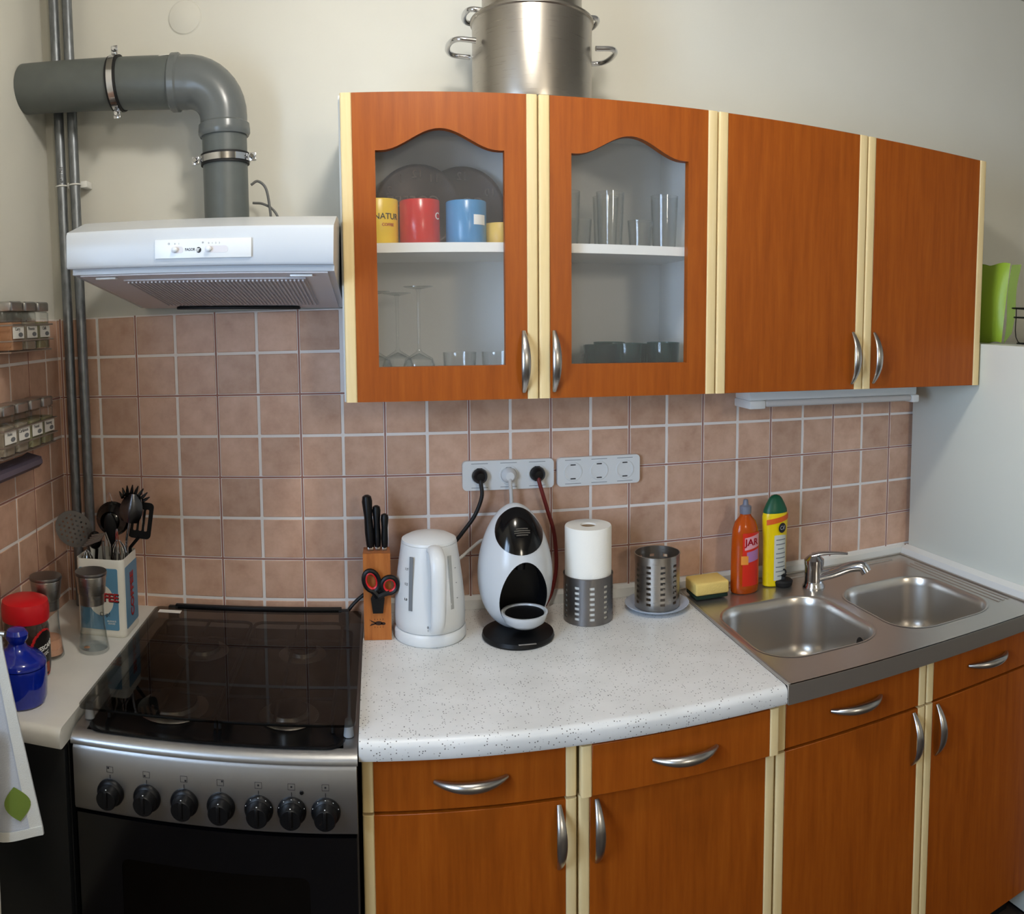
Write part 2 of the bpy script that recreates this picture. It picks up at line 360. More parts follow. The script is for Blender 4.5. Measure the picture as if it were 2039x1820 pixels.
ys = [-.012, -.09] + [-.19 - .1 * i for i in range(7)]
RT = Matrix.Rotation(PI / 2, 4, 'Z')
for i in range(len(ys) - 1):
    for j in range(len(ZT) - 1):
        w, h = ys[i] - ys[i + 1], ZT[j] - ZT[j + 1]
        tile(wl, Matrix.Translation((XL + .0042, ys[i] - w / 2, ZT[j + 1] + h / 2)) @ RT @ Matrix.Diagonal(((w - .005) / .094, 1, (h - .006) / .094, 1)))
for k in range(4): bx('grout_line', JOINT, wl, XL + .006, XL + .0092, -.19 - .2 * k - .002, -.19 - .2 * k + .002, .80, ZT[0])
for k in (0, 1, 2): bx('grout_line', JOINT, wl, XL + .0059, XL + .0093, -.79, -.010, Z0T - .2 * k - .0022, Z0T - .2 * k + .0022)

# ceiling lamp (above the frame; lights the room)
t = thing('ceiling_lamp', 'round glass ceiling lamp above the kitchen worktop', 'lamp', (LAMP_POS[0], LAMP_POS[1], ZC))
MB().lathe([(0, ZC - .002), (.06, ZC - .002), (.06, ZC - .03), (.012, ZC - .045), (.012, LAMP_POS[2] + .085), (.04, LAMP_POS[2] + .08), (.04, LAMP_POS[2] + .055), (0, LAMP_POS[2] + .055)], (LAMP_POS[0], LAMP_POS[1], 0)).ob('lamp_holder', WHITE, t)
MB().ball(LAMP_POS, .085).ob('globe', BULB, t)
t = thing('fill_lamp', 'unseen lantern-shaped fill lamp hanging behind the viewer', 'lamp', (LAMP2_POS[0], LAMP2_POS[1], ZC))  # unseen warm fill added behind the viewer, in the form of a lantern
MB().tube([(LAMP2_POS[0], LAMP2_POS[1], ZC - .002), (LAMP2_POS[0], LAMP2_POS[1], LAMP2_POS[2] + .15)], .004, 8).ob('cord', WHITE, t)
MB().ball(LAMP2_POS, .16).ob('fill_globe', mat('fill_glow', (255, 255, 255), .6, emit=(LAMP2_COL + (1,), LAMP2_EMIT)), t)

# ---------------------------------------------------------------- pipes and duct
for i, (px, lab) in enumerate(((.111, 'left galvanised riser pipe of the two in the corner, with printed marking'), (.146, 'right galvanised riser pipe of the two in the corner'))):
    t = thing('riser_pipe', lab, 'pipe', (px, -.042, .851), 0, 'galvanised riser pipes in the corner')
    MB().tube([(px, -.042, .8515), (px, -.042, 1.4), (px, -.042, 2.0), (px, -.042, ZC - .001)], .0122, 20).ob('pipe', GALV, t)
    for zc in (1.904,):
        b = MB(); b.tube([(px + .0135 * math.cos(a * PI / 8), -.042 + .0135 * math.sin(a * PI / 8), zc) for a in range(16)], .0022, 6, closed=True)
        b.box(px + .0135, px + (.0185 if i == 0 else .030), -.040, -.001, zc - .008, zc + .008, .002).ob('pipe_clip', WHITE, t)
    if i == 0: text('lettering', 'PN III v9', .011, INK, t, lambda a, c, e: (px + (.0124 + e) * math.sin(.35 + c / .0124), -.042 - (.0124 + e) * math.cos(.35 + c / .0124), 1.93 - a))
t = thing('exhaust_duct', 'grey plastic exhaust pipe bending from the left wall down to the hood', 'duct', (.534, -.12, 1.75))
A = Vector((XL + .001, -.12, 2.128)); Bp = Vector((.45, -.12, 2.088)); dirh = (Bp - A).normalized()
MB().tube([A, (A + Bp) / 2, Bp], .0575, 40).ob('horizontal_pipe', PVC, t)
el = [(.43, -.12, 2.089), (.45, -.12, 2.088)] + [(.45 + .084 * math.sin(a), -.12, 2.004 + .084 * math.cos(a)) for a in [k * PI / 20 for k in range(1, 11)]] + [(.534, -.12, 1.985)]
rr = [.0585] * 2 + [.0585 - .0065 * k / 10 for k in range(1, 11)] + [.052]
MB().tube(el, rr, 40).ob('elbow', PVCG, t)
MB().tube([(.418, -.12, 2.0905), (.422, -.12, 2.0902), (.436, -.12, 2.0893), (.440, -.12, 2.089)], [.059, .0632, .0632, .059], 40).ob('socket_rim', PVCG, t)
MB().lathe([(.052, 1.992), (.0562, 1.988), (.0575, 1.975), (.0575, 1.968), (.054, 1.962), (.050, 1.962)], (.534, -.12, 0), 40).ob('socket_rim', PVCG, t)
MB().tube([(.534, -.12, 1.99), (.534, -.12, 1.9), (.534, -.12, 1.757)], .0497, 40).ob('vertical_pipe', PVC, t)
b = MB(); b.grid(lambda u, v: (.395 + .028 * u, -.12 - .0580 * math.cos(1.05 + .28 * v), 2.0925 + .0580 * math.sin(1.05 + .28 * v)), 4, 6).solid(-.0004).ob('sticker', PAPER, t)
def clamp(t, c, ax, R):
    M = Matrix.Translation(c) @ (Matrix.Rotation(PI / 2, 4, 'Y') if ax == 'x' else Matrix())
    MB().lathe([(R, -.012), (R + .004, -.012), (R + .004, .012), (R, .012)], n=40, closed=True).xf(M).ob('rubber_liner', RUBBER, t)
    band = MB().lathe([(R + .0042, -.007), (R + .0062, -.007), (R + .0062, .007), (R + .0042, .007)], n=40, closed=True).xf(M).ob('steel_band', CHROME, t)
    for s in (1, -1):
        if ax == 'x': lug = Vector((c[0], c[1] - .018, c[2] + s * (R + .014)))
        else: lug = Vector((c[0] + s * (R + .014), c[1] - .018, c[2]))
        b = MB(); b.box(lug.x - .008, lug.x + .008, lug.y + .002, lug.y + .006, lug.z - .009, lug.z + .009, .0015); b.ob('lug', CHROME, t)
        MB().lathe([(0, -.006), (.004, -.006), (.006, -.003), (.006, .004), (0, .004)], n=12).xf(Matrix.Translation(lug) @ Matrix.Rotation(-PI / 2, 4, 'X')).ob('screw', CHROME, t)
ct = thing('pipe_clamp', 'steel clamp with black liner around the horizontal duct', 'clamp', (.292, -.12, 2.05)); clamp(ct, (.292, -.12, 2.1042), 'x', .0577)
ct = thing('pipe_clamp', 'steel clamp with black liner around the vertical duct', 'clamp', (.534, -.12, 1.91)); clamp(ct, (.534, -.12, 1.912), 'z', .0499)
o = MB().lathe([(0, -.003), (.037, -.003), (.039, -.0018), (.0395, -.0006), (.0405, -.0006), (.041, 0.0)], n=48).xf(Matrix.Translation((.426, -.0002, 2.275)) @ Matrix.Rotation(-PI / 2, 4, 'X')).ob('blanking_plate', PAINT)
o = o; setp(o, 'round painted-over blanking plate on the wall above the duct', 'wall plate')
b = MB().tube(spline([(.585, -.085, 1.86), (.600, -.08, 1.868), (.618, -.08, 1.85), (.626, -.08, 1.80), (.628, -.08, 1.757)]), .0030, 8)
setp(b.ob('hood_cable', GREYCORD), 'grey cable looping up behind the hood beside the duct', 'cable')
b = MB().tube(spline([(.585, -.07, 1.822), (.61, -.07, 1.818), (.635, -.07, 1.80), (.655, -.07, 1.757)]), .0028, 8)
setp(b.ob('hood_cable', GREYCORD), 'lower grey cable running from the duct to the hood top', 'cable')

# ---------------------------------------------------------------- cooker hood
HX0, HX1 = .299, .786
t = thing('cooker_hood', 'white cooker hood hanging over the gas stove', 'cooker hood', ((HX0 + HX1) / 2, -.01, 1.59))
prof = [(-.497, 1.655), (-.500, 1.659), (-.500, 1.716), (-.496, 1.722), (-.405, 1.748), (-.395, 1.750), (-.002, 1.750), (-.002, 1.59), (-.03, 1.588), (-.47, 1.645), (-.47, 1.655)]
MB().prism(prof, 'yz', HX0, HX1).ob('hood_body', WGLOSS, t)
un = lambda y: 1.588 + (1.645 - 1.588) * (-.03 - y) / .44
b = MB(); b.loft([[(HX0 + .012, y, un(y) - o_), (HX1 - .012, y, un(y) - o_), (HX1 - .012, y, un(y) + .001), (HX0 + .012, y, un(y) + .001)] for y, o_ in ((-.462, .002), (-.036, .002))]).ob('bottom_panel', HOODG, t)
b = MB(); fx0, fx1, fy0, fy1 = HX0 + .085, HX1 - .055, -.42, -.10
b.loft([[(fx0, y, un(y) - .0045), (fx1, y, un(y) - .0045), (fx1, y, un(y) - .0022), (fx0, y, un(y) - .0022)] for y in (fy0, fy1)])
f = b.ob('filter', FILT, t); b = MB()
for k in range(44):
    x = fx0 + .006 + (fx1 - fx0 - .012) * k / 43
    b.loft([[(x - .0016, y, un(y) - .0075), (x + .0016, y, un(y) - .0075), (x + .0016, y, un(y) - .0044), (x - .0016, y, un(y) - .0044)] for y in (fy0 + .01, fy1 - .01)])
b.ob('filter_ribs', FILT, f)
bx('rear_slot', BLACK, t, HX0 + .10, HX1 - .10, -.075, -.045, un(-.06) - .009, un(-.06) - .0025, .002)
for x in (HX0 + .06, HX1 - .06): bx('latch', WPLAS, t, x - .02, x + .02, -.455, -.44, un(-.447) - .006, un(-.447) - .0021, .001)
pl = bx('control_plate', WPLAS, t, .470, .644, -.5045, -.5002, 1.667, 1.701, .0015)
for x0, x1, kx in ((.500, .523, .508), (.561, .603, .569)):
    MB().prism(rrect(x0, x1, 1.676, 1.688, .0058), 'xz', -.5049, -.5044).ob('slider_slot', HOODG, pl)
    MB().ball((kx, -.5085, 1.682), .0052, (1, .9, 1), 16, 10).ob('slider_knob', WPLAS, pl)
text('lettering', 'FAGOR', .0068, INK, pl, on_front(.5348, -.5046, 1.682), bold=.0001, sx=.82)
b = MB().prism(ell(.5505, 1.681, .0046, .0050, 24), 'xz', -.5050, -.5044); lg = b.ob('emblem', INK, pl)
b = MB(); 
for dz, w in ((.0022, .0042), (.0002, .0030), (-.0018, .0022)): b.prism([(.5465, 1.681 + dz - .0006), (.5465 + w + .0015, 1.681 + dz - .0006), (.5465 + w + .0022, 1.681 + dz + .0006), (.5465, 1.681 + dz + .0006)], 'xz', -.5054, -.5051)
b.ob('emblem_bars', WINK, pl)
for x, s in ((.5075, '0'), (.5145, '1'), (.5685, '0'), (.5750, '1'), (.5812, '2'), (.5875, '3')): text('lettering', s, .0042, GREYINK, pl, on_front(x, -.5046, 1.6925))
text('lettering', '*', .009, GREYINK, pl, on_front(.558, -.5046, 1.6920)); MB().lathe([(.0011, -.0003), (.0018, -.0003), (.0018, .0003), (.0011, .0003)], n=12, closed=True).xf(Matrix.Translation((.4965, -.5046, 1.693)) @ Matrix.Rotation(PI / 2, 4, 'X')).ob('lamp_symbol', GREYINK, pl)

bpy.data.objects['cooker_hood'].rotation_euler.y = .032

# ---------------------------------------------------------------- handles
def bow_handle(parent, c, axis, L=.122, so=.026):
    """bow handle on a front facing -y: feet at the ends, belly towards the viewer, ribbed in the middle"""
    n = 24; pts = []; r = []
    for k in range(n + 1):
        u = -1 + 2 * k / n; d = so * (1 - abs(u) ** 2.2)
        a = u * L / 2; p = (c[0] + a, c[1] - .002 - d, c[2]) if axis == 'x' else (c[0], c[1] - .002 - d, c[2] + a)
        pts.append(p); r.append(.0040 + .0056 * (1 - u * u))
    h = MB().tube(pts, r, 12, flat=.45 if axis == 'z' else 1, up=(0, 1, 0) if axis == 'z' else (0, 0, 1))
    if axis == 'x': pass
    h = h.ob('handle', NICKEL, parent)
    b = MB()
    for k in range(-5, 6):
        a = k * .0042; d = so * (1 - abs(2 * a / L) ** 2.2) + .0022
        if axis == 'x': b.box(c[0] + a - .0011, c[0] + a + .0011, c[1] - .002 - d - .0060, c[1] - .002 - d, c[2] - .0045, c[2] + .0045, .0006, 1)
        else: b.box(c[0] - .0062, c[0] + .0062, c[1] - .002 - d - .0030, c[1] - .002 - d + .002, c[2] + a - .0011, c[2] + a + .0011, .0006, 1)
    b.ob('grip_ribs', NICKEL, h) if False else b.bm.free()
    return h

# ---------------------------------------------------------------- wall cabinets
CX0, CW, CZ0, CZ1 = .7964, .3854, 1.3874, 1.9856
def wall_unit(x0, glass, label):
    x1 = x0 + 2 * CW; t = thing('wall_cabinet', label, 'cabinet', ((x0 + x1) / 2, -.005, CZ0), 0, 'wall cabinets')
    th = .016; le = x0 - .003 if glass else x0 + .001
    bx('side_panel', WHITE, t, le, le + th, -.300, -.0075, CZ0, CZ1, .0008, 1); bx('side_panel', WHITE, t, x1 - th, x1 - .001, -.300, -.0075, CZ0, CZ1, .0008, 1)
    bx('bottom_panel', WHITE, t, le + th, x1 - th, -.300, -.0075, CZ0, CZ0 + th); bx('top_panel', WHITE, t, le + th, x1 - th, -.300, -.0075, CZ1 - th, CZ1)
    bx('back_panel', WHITE, t, le + th, x1 - th, -.014, -.0075, CZ0 + th, CZ1 - th)
    bx('middle_panel', WHITE, t, x0 + CW - .008, x0 + CW + .008, -.297, -.014, CZ0 + th, CZ1 - th)
    bx('shelf', WHITE, t, le + th, x0 + CW - .008, -.292, -.014, 1.682, 1.701); bx('shelf', WHITE, t, x0 + CW + .008, x1 - th, -.292, -.014, 1.682, 1.701)
    for k in (0, 1):
        a, c = x0 + k * CW + .0012, x0 + (k + 1) * CW - .0012; sw = .0225
        out = [(a + sw, CZ0 + .001), (c - sw, CZ0 + .001), (c - sw, CZ1 - .001), (a + sw, CZ1 - .001)]
        if glass:
            m = (a + c) / 2; hw = .1255; hole = [(m - hw, 1.4565), (m + hw, 1.4565)]
            for q in range(25):
                u = 1 - 2 * q / 24; bump = .5 + .5 * math.cos(PI * min(1, abs(u) / .92)); hole.append((m + hw * u, 1.875 + .041 * bump))
            d = MB().prism(out, 'xz', -.321, -.302, holes=[hole]).ob('door', DOOR, t, ang=30)
            MB().prism([(m - hw - .006, 1.450), (m + hw + .006, 1.450), (m + hw + .006, 1.93), (m - hw - .006, 1.93)], 'xz', -.3018, -.2985).ob('pane', PANE, d)
        else:
            d = MB().box(a + sw, c - sw, -.321, -.302, CZ0 + .001, CZ1 - .001, .0008, 1).ob('door', DOOR, t)
        for e0 in (a, c - sw):
            MB().prism(rrect(e0, e0 + sw, -.3225, -.302, .004, 3), 'xy', CZ0 + .001, CZ1 - .001).ob('edge_strip', CREAM, d, label='cream edge strip')
        hx = c - .030 if k == 0 else a + .030
        bow_handle(d, (hx, -.3212, 1.463), 'z')
    return t
wall_unit(CX0, True, 'glass-fronted wall cabinet with arched panes left of the plain one')
wall_unit(CX0 + 2 * CW, False, 'plain orange wood wall cabinet with two solid doors beside the fridge')

# contents of the glass cabinet --------------------------------------------------
SH = 1.7015; FL = CZ0 + .0165
def mug(x, y, r, h, m, label, handle=0.0, words=None):
    t = thing('mug', label, 'mug', (x, y, SH), 0, 'mugs on the upper shelf')
    MB().lathe([(0, 0), (r * .95, 0), (r, .004), (r, h - .002), (r - .0015, h), (r - .003, h - .002), (r - .003, .006), (0, .005)], (x, y, SH), 36).ob('cup', m, t)
    a = handle; pts = [(x + (r + d) * math.cos(a), y + (r + d) * math.sin(a), SH + z) for d, z in ((-.001, h * .80), (.016, h * .82), (.026, h * .62), (.025, h * .40), (.012, h * .22), (-.001, h * .24))]
    MB().tube(spline(pts, 5), .0042, 8).ob('handle', m, t)
    for (s, size, mm, dz, t0) in (words or ()): text('lettering', s, size, mm, t, on_cyl(x, y, r + .0003, SH + h * dz, t0), bold=.0001)
    return t
mug(.868, -.225, .041, .092, YEL, 'yellow enamel mug at the left end of the upper shelf', 2.3, [('NATUR', .017, INK, .60, .45), ('COFFEE', .008, REDINK, .42, .5)])
mug(.953, -.225, .042, .090, DRED, 'red enamel mug between the yellow and the blue mug', 1.2, [('C', .020, WINK, .62, .95)])
mug(1.049, -.225, .042, .088, SKY, 'blue enamel mug with a white patch right of the red mug', 2.0, [])
b = MB().grid(lambda u, v: on_cyl(1.049, -.225, .0423, SH + .048, .62)((u - .5) * .030, (v - .5) * .020, 0), 8, 4).solid(-.0003); b.ob('printed_patch', WINK, bpy.data.objects['mug.002'])
mug(1.122, -.215, .032, .045, TAN, 'short tan yellow mug at the right end of the shelf', 1.6, [])
def tin_clock(x, label, digits):
    y = -.048; R = .098; t = thing('tin_clock', label, 'clock', (x, y, SH), 0, 'brown tin clocks in the cabinet')
    M = Matrix.Translation((x, y, SH + R + .001)) @ Matrix.Rotation(PI / 2 - .12, 4, 'X')
    d = MB().lathe([(0, 0), (R * .86, 0), (R * .90, .003), (R * .96, .003), (R, .000), (R, -.004), (0, -.004)], n=56).xf(M).ob('disc', BROWN, t)
    def pl(cx, cz, rot=0):
        c, s = math.cos(rot), math.sin(rot)
        return lambda a, b, e: M @ Vector((cx + a * c - b * s, cz + a * s + b * c, e + .0008))
    for s, ang in digits: text('embossing', s, .026, BROWNL, t, pl(-.074 * math.sin(ang), .074 * math.cos(ang)), ext=.0014, mirror=True)
    text('embossing', 'COFFEE', .034, BROWNL, t, pl(-.01, .012), ext=.0014, mirror=True)
    return t
tin_clock(.958, 'brown embossed tin disc with reversed numerals behind the red mug', [('12', 0), ('1', PI / 6), ('2', PI / 3), ('11', -PI / 6)])
tin_clock(1.062, 'brown embossed tin disc half hidden behind the blue mug', [('12', 0), ('1', PI / 6), ('10', -PI / 3)])
bpy.data.objects['tin_clock'].location.y = -.075
def lathe_glass(name, label, cat, x, y, z, prof, m=GLASS, group=None, n=32):
    o = MB().lathe(prof, (0, 0, 0), n).ob(name, m); o.location = (x, y, z); setp(o, label, cat, group); return o
def wine(h, rb): return [(0, h), (.031, h), (.031, h - .0015), (.006, h - .006), (.0035, h - .012), (.0032, .085), (.006, .078), (rb * .8, .064), (rb, .040), (rb * .92, .012), (rb * .82, 0), (rb * .80, 0), (rb * .90, .012), (rb * .97, .040), (rb * .76, .061), (0, .075)]
for x, y, h, lab in ((.858, -.21, .205, 'upturned wine glass at the left edge of the lower shelf'), (.905, -.15, .203, 'upturned wine glass standing further back between two others'), (.948, -.215, .214, 'tall upturned wine glass right of the other two')):
    lathe_glass('wine_glass', lab, 'glass', x, y, FL, wine(h, .036), group='upturned wine glasses')
def tumbler(r0, r1, h, w=.0016): return [(0, 0), (r0, 0), (r1, h), (r1 - w, h), (r0 - w, .006), (0, .005)]
for x, y, lab in ((1.035, -.20, 'short clear tumbler right of the wine glasses'), (1.118, -.20, 'short clear tumbler at the right edge of the left pane')):
    lathe_glass('tumbler', lab, 'glass', x, y, FL, tumbler(.032, .036, .075), group='clear tumblers on the lower shelf')
for x, y, r, h, lab in ((1.268, -.20, .030, .118, 'tall clear glass at the left of the right pane, upper shelf'), (1.318, -.12, .028, .070, 'short clear glass right of the left tall glass'), (1.366, -.20, .031, .120, 'tall clear glass in the middle of the upper shelf'), (1.385, -.10, .030, .125, 'tall clear glass behind the middle one'), (1.432, -.21, .028, .060, 'short clear glass between the middle and right tall glasses'), (1.492, -.20, .031, .118, 'tall clear glass at the right of the upper shelf')):
    lathe_glass('drinking_glass', lab, 'glass', x, y, SH, tumbler(r * .85, r, h), group='clear glasses on the upper shelf')
lathe_glass('tumbler', 'small clear glass left of the teal tumblers', 'glass', 1.275, -.20, FL, tumbler(.030, .034, .068), group='clear tumblers on the lower shelf')
for x, y, h, lab in ((1.352, -.17, .086, 'teal glass tumbler at the left of its row'), (1.395, -.10, .090, 'teal glass tumbler at the back of its row'), (1.410, -.20, .090, 'teal glass tumbler in the middle of its row'), (1.462, -.11, .086, 'teal glass tumbler behind the right one'), (1.492, -.20, .092, 'teal glass tumbler at the right of its row')):
    lathe_glass('teal_tumbler', lab, 'glass', x, y, FL, tumbler(.033, .037, h, .003), TEALG, 'teal tumblers on the lower shelf')

# pots on the cabinet -------------------------------------------------------------
PX, PY, PZ = 1.200, -.172, CZ1 + .0006
def loop_handle(t, cx, cy, z, R, s, L, W, rr=.0056):
    pts = [(cx + s * (R - .001), cy - W, z), (cx + s * (R + L * .7), cy - W * .95, z + .003), (cx + s * (R + L), cy - W * .45, z + .004), (cx + s * (R + L), cy + W * .45, z + .004), (cx + s * (R + L * .7), cy + W * .95, z + .003), (cx + s * (R - .001), cy + W, z)]
    MB().tube(spline(pts, 6), rr, 10).ob('handle', CHROME, t)
t = thing('stock_pot', 'large stainless stock pot standing on the glass-fronted cabinet', 'pot', (PX, PY, PZ))
MB().lathe([(0, 0), (.118, 0), (.126, .006), (.1275, .02), (.1275, .182), (.1315, .184), (.1315, .188), (.1255, .188), (.1255, .010), (0, .008)], (PX, PY, PZ), 64).ob('pot_body', STEELV, t)
for s in (-1, 1): loop_handle(t, PX, PY, PZ + .128, .1275, s, .050, .052)
t = thing('sauce_pot', 'smaller steel pot nested in the stock pot on the cabinet', 'pot', (PX, PY, PZ + .0105))
MB().lathe([(0, .0005), (.098, .0005), (.104, .006), (.106, .02), (.106, .235), (.1095, .237), (.1095, .241), (.104, .241), (.104, .01), (0, .008)], (PX, PY, PZ + .0105), 64).ob('pot_body', STEELV, t)
for s in (-1, 1): loop_handle(t, PX, PY + .01, PZ + .196, .106, s, .036, .040)
ld_ = MB().lathe([(.1085, 0), (.110, .003), (.10, .012), (.05, .024), (.012, .027), (0, .027), ], (PX, PY, PZ + .252), 48).ob('lid', STEELV, t)
MB().lathe([(0, .026), (.008, .027), (.008, .036), (.018, .04), (.018, .048), (0, .05)], (PX, PY, PZ + .252), 20).ob('knob', BLACK, ld_)

# under-cabinet light ---------------------------------------------------------------
t = thing('strip_light', 'white strip light fixed under the plain wall cabinet', 'light fixture', (1.99, -.12, 1.33))
bx('housing', WPLAS, t, 1.735, 2.258, -.155, -.075, 1.350, CZ0 - .0006, .004); bx('diffuser', mat('diffuser', (198, 196, 196), .5), t, 1.775, 2.235, -.163, -.085, 1.334, 1.3505, .006, 3)
bx('end_cap', WPLAS, t, 1.732, 1.776, -.165, -.075, 1.330, 1.3512, .004); bx('end_cap', WPLAS, t, 2.234, 2.260, -.165, -.075, 1.330, 1.3512, .004)

# sockets and plugs -------------------------------------------------------------------
def socket_plate(x0, x1, label):
    t = thing('socket_plate', label, 'socket', ((x0 + x1) / 2, -.0105, 1.14), 0, 'triple wall sockets')
    MB().prism(rrect(x0, x1, 1.140, 1.211, .010), 'xz', -.0225, -.0106).ob('plate', WPLAS, t); w = (x1 - x0) / 3
    for k in range(3):
        cx = x0 + w * (k + .5) + (.004, 0, -.004)[k]; cz = 1.1755
        M = Matrix.Translation((cx, -.0228, cz)) @ Matrix.Rotation(PI / 2, 4, 'X')
        s = MB().lathe([(.0235, 0), (.0225, .0012), (.0195, .0012), (.0190, -.0105), (0, -.0105)], n=32).xf(M).ob('socket', WPLAS, t)
        for dx in (-.0095, .0095): MB().lathe([(0, .0004), (.0032, .0004), (.0032, -.001), (0, -.001)], n=12).xf(Matrix.Translation((cx + dx, -.0124, cz)) @ Matrix.Rotation(PI / 2, 4, 'X')).ob('pin_hole', BLACK, s)
        for dz in (.017, -.017): bx('earth_clip', INK, s, cx - .0065, cx + .0065, -.0232, -.0140, cz + dz - .0013, cz + dz + .0013)
        for dz in (.029, -.029): bx('seam', GREYINK, s, cx - .020, cx + .020, -.0228, -.0224, cz + dz - .0006, cz + dz + .0006)
    return [x0 + w * (k + .5) + (.004, 0, -.004)[k] for k in range(3)]
sx = socket_plate(1.057, 1.279, 'triple wall socket with three plugs in it'); socket_plate(1.288, 1.499, 'empty triple wall socket right of the one in use')
def plug_cord(x, m, cm, pts, label, r=.0036):
    t = thing('power_cord', label, 'cable', (x, -.03, 1.17))
    M = Matrix.Translation((x, -.0126, 1.1755)) @ Matrix.Rotation(PI / 2, 4, 'X')
    MB().lathe([(0, 0), (.0183, 0), (.0183, .012), (.0165, .026), (.010, .034), (0, .035)], n=24).xf(M).ob('plug', m, t)
    MB().tube(spline([(x, -.040, 1.172), (x, -.046, 1.160)] + pts, 8), [.0055 + (r - .0055) * min(1, k / 10) for k in range(8 * (len(pts) + 1) + 1)], 10).ob('cord', cm, t)
plug_cord(sx[0], BLACK, BLACKCORD, [(1.099, -.048, 1.13), (1.082, -.045, 1.085), (1.05, -.04, 1.04), (1.02, -.04, 1.00), (1.00, -.04, .93), (.995, -.045, .858)], 'black power cord from the left socket curving behind the kettle', .0048)
plug_cord(sx[1], WPLAS, WHITECORD, [(1.170, -.048, 1.12), (1.172, -.045, 1.05), (1.165, -.04, .95), (1.15, -.04, .858)], 'white power cord hanging from the middle socket behind the coffee machine', .0045)
plug_cord(sx[2], BLACK, REDCORD, [(1.246, -.048, 1.13), (1.258, -.046, 1.09), (1.275, -.043, 1.03), (1.280, -.042, .95), (1.268, -.045, .89), (1.25, -.05, .858)], 'dark red power cord hanging left of the paper towel', .0048)
b = MB().tube(spline([(1.02, -.085, .985), (1.045, -.075, .995), (1.075, -.07, 1.018), (1.10, -.06, 1.03), (1.13, -.055, 1.02)], 6), .0038, 8)
setp(b.ob('white_cable', WHITECORD), 'short white cord between kettle and coffee machine', 'cable')

# ---------------------------------------------------------------- worktops and sink
WZ = .85
def worktop(name, x0, x1, yf, m, label):
    r = .014; pr = [(-.0085, WZ), (yf + r, WZ)]
    for k in range(1, 7): a = k * PI / 12; pr.append((yf + r - r * math.sin(a), WZ - r + r * math.cos(a)))
    pr += [(yf, WZ - .030), (yf + .003, WZ - .036), (yf + .010, WZ - .038), (-.0085, WZ - .038)]
    return setp(MB().prism(pr, 'yz', x0, x1).ob(name, m), label, 'worktop')
worktop('worktop', .8165, 1.5985, -.604, SPECK, 'speckled light grey worktop carrying kettle and coffee machine')
worktop('side_counter', XL + .0065, .3045, -.642, COUNTER, 'plain white side counter in the left corner beside the stove')
t = thing('back_rail', 'white sealing strip along the wall behind worktop and sink', 'trim', (1.57, -.012, WZ))
MB().prism([(-.0068, WZ + .0005), (-.024, WZ + .0005), (-.020, WZ + .022), (-.0068, WZ + .030)], 'yz', .8165, 2.343).ob('rail', WHITE, t)
setp(MB().prism([(2.3435, WZ + .0005), (2.320, WZ + .0005), (2.325, WZ + .022), (2.3435, WZ + .030)], 'xz', -.60, -.0245).ob('side_rail', WHITE), 'white sealing strip between sink and fridge', 'trim')
t = thing('sink', 'stainless double bowl sink at the right end of the counter', 'sink', (1.96, -.31, WZ))
SX0, SX1, SYF, SYB = 1.599, 2.3195, -.606, -.0245
bowls = [(1.622, 1.915, -.505, -.185), (1.957, 2.250, -.522, -.200)]
def bloop(bw, inset, z, r=.085): return [(x, y, z) for x, y in rrect(bw[0] + inset, bw[1] - inset, bw[2] + inset, bw[3] - inset, max(.02, r - inset), 8)]
outer = rrect(SX0, SX1, SYF, SYB, .006, 3)
top = MB().prism(outer, 'xy', WZ + .0008, WZ + .0035, holes=[[(p[0], p[1]) for p in bloop(bw, -.004, 0, .089)] for bw in bowls])
top.prism([(SYF - .001, WZ + .0035), (SYF + .004, WZ + .0035), (SYF + .004, WZ - .036), (SYF - .001, WZ - .036)], 'yz', SX0, SX1)
for (x0, x1, y0, y1) in ((SX0, SX1, SYB - .006, SYB), (SX0, SX0 + .006, SYF, SYB), (SX1 - .006, SX1, SYF, SYB)): top.box(x0, x1, y0, y1, WZ + .003, WZ + .0075, .002, 2)
top.ob('sink_top', SINK, t)
for i, bw in enumerate(bowls):
    prof = [(-.006, WZ + .0042), (-.004, WZ + .0046), (0, WZ + .0036), (.003, WZ - .001), (.006, WZ - .02), (.012, WZ - .11), (.018, WZ - .130), (.030, WZ - .143), (.050, WZ - .149), (.10, WZ - .152)]
    b = MB().loft([bloop(bw, a, z) for a, z in prof], cap0=False); bo = b.ob('bowl', SINK, t, ang=60)
    cx, cy = (bw[0] + bw[1]) / 2, (bw[2] + bw[3]) / 2
    MB().lathe([(.034, .0002), (.036, .002), (.030, .003), (.028, .001), (0, .001)], (cx, cy, WZ - .152), 28).ob('drain', STEELV, bo)
    MB().lathe([(0, .004), (.022, .004), (.024, .0012), (0, .0012)], (cx, cy, WZ - .152), 20).ob('drain_plug', STEELD, bo)
MB().lathe([(0, .001), (.014, .001), (.016, -.001), (0, -.001)], n=20).xf(Matrix.Translation((1.897, -.42, WZ - .045)) @ Matrix.Rotation(-PI / 2, 4, 'Y')).ob('overflow', BLACK, bpy.data.objects['bowl'] if False else t)
# drainer grooves pressed beside the second bowl
for k in range(3): MB().tube([(2.268 + .016 * k, -.50, WZ + .0036), (2.268 + .016 * k, -.12, WZ + .0036)], .004, 8, flat=.5).ob('drain_rib', SINK, t)
MB().tube([(1.70, -.058, WZ + .0036), (2.26, -.058, WZ + .0036)], .006, 8, flat=.5).ob('rear_rib', SINK, t)
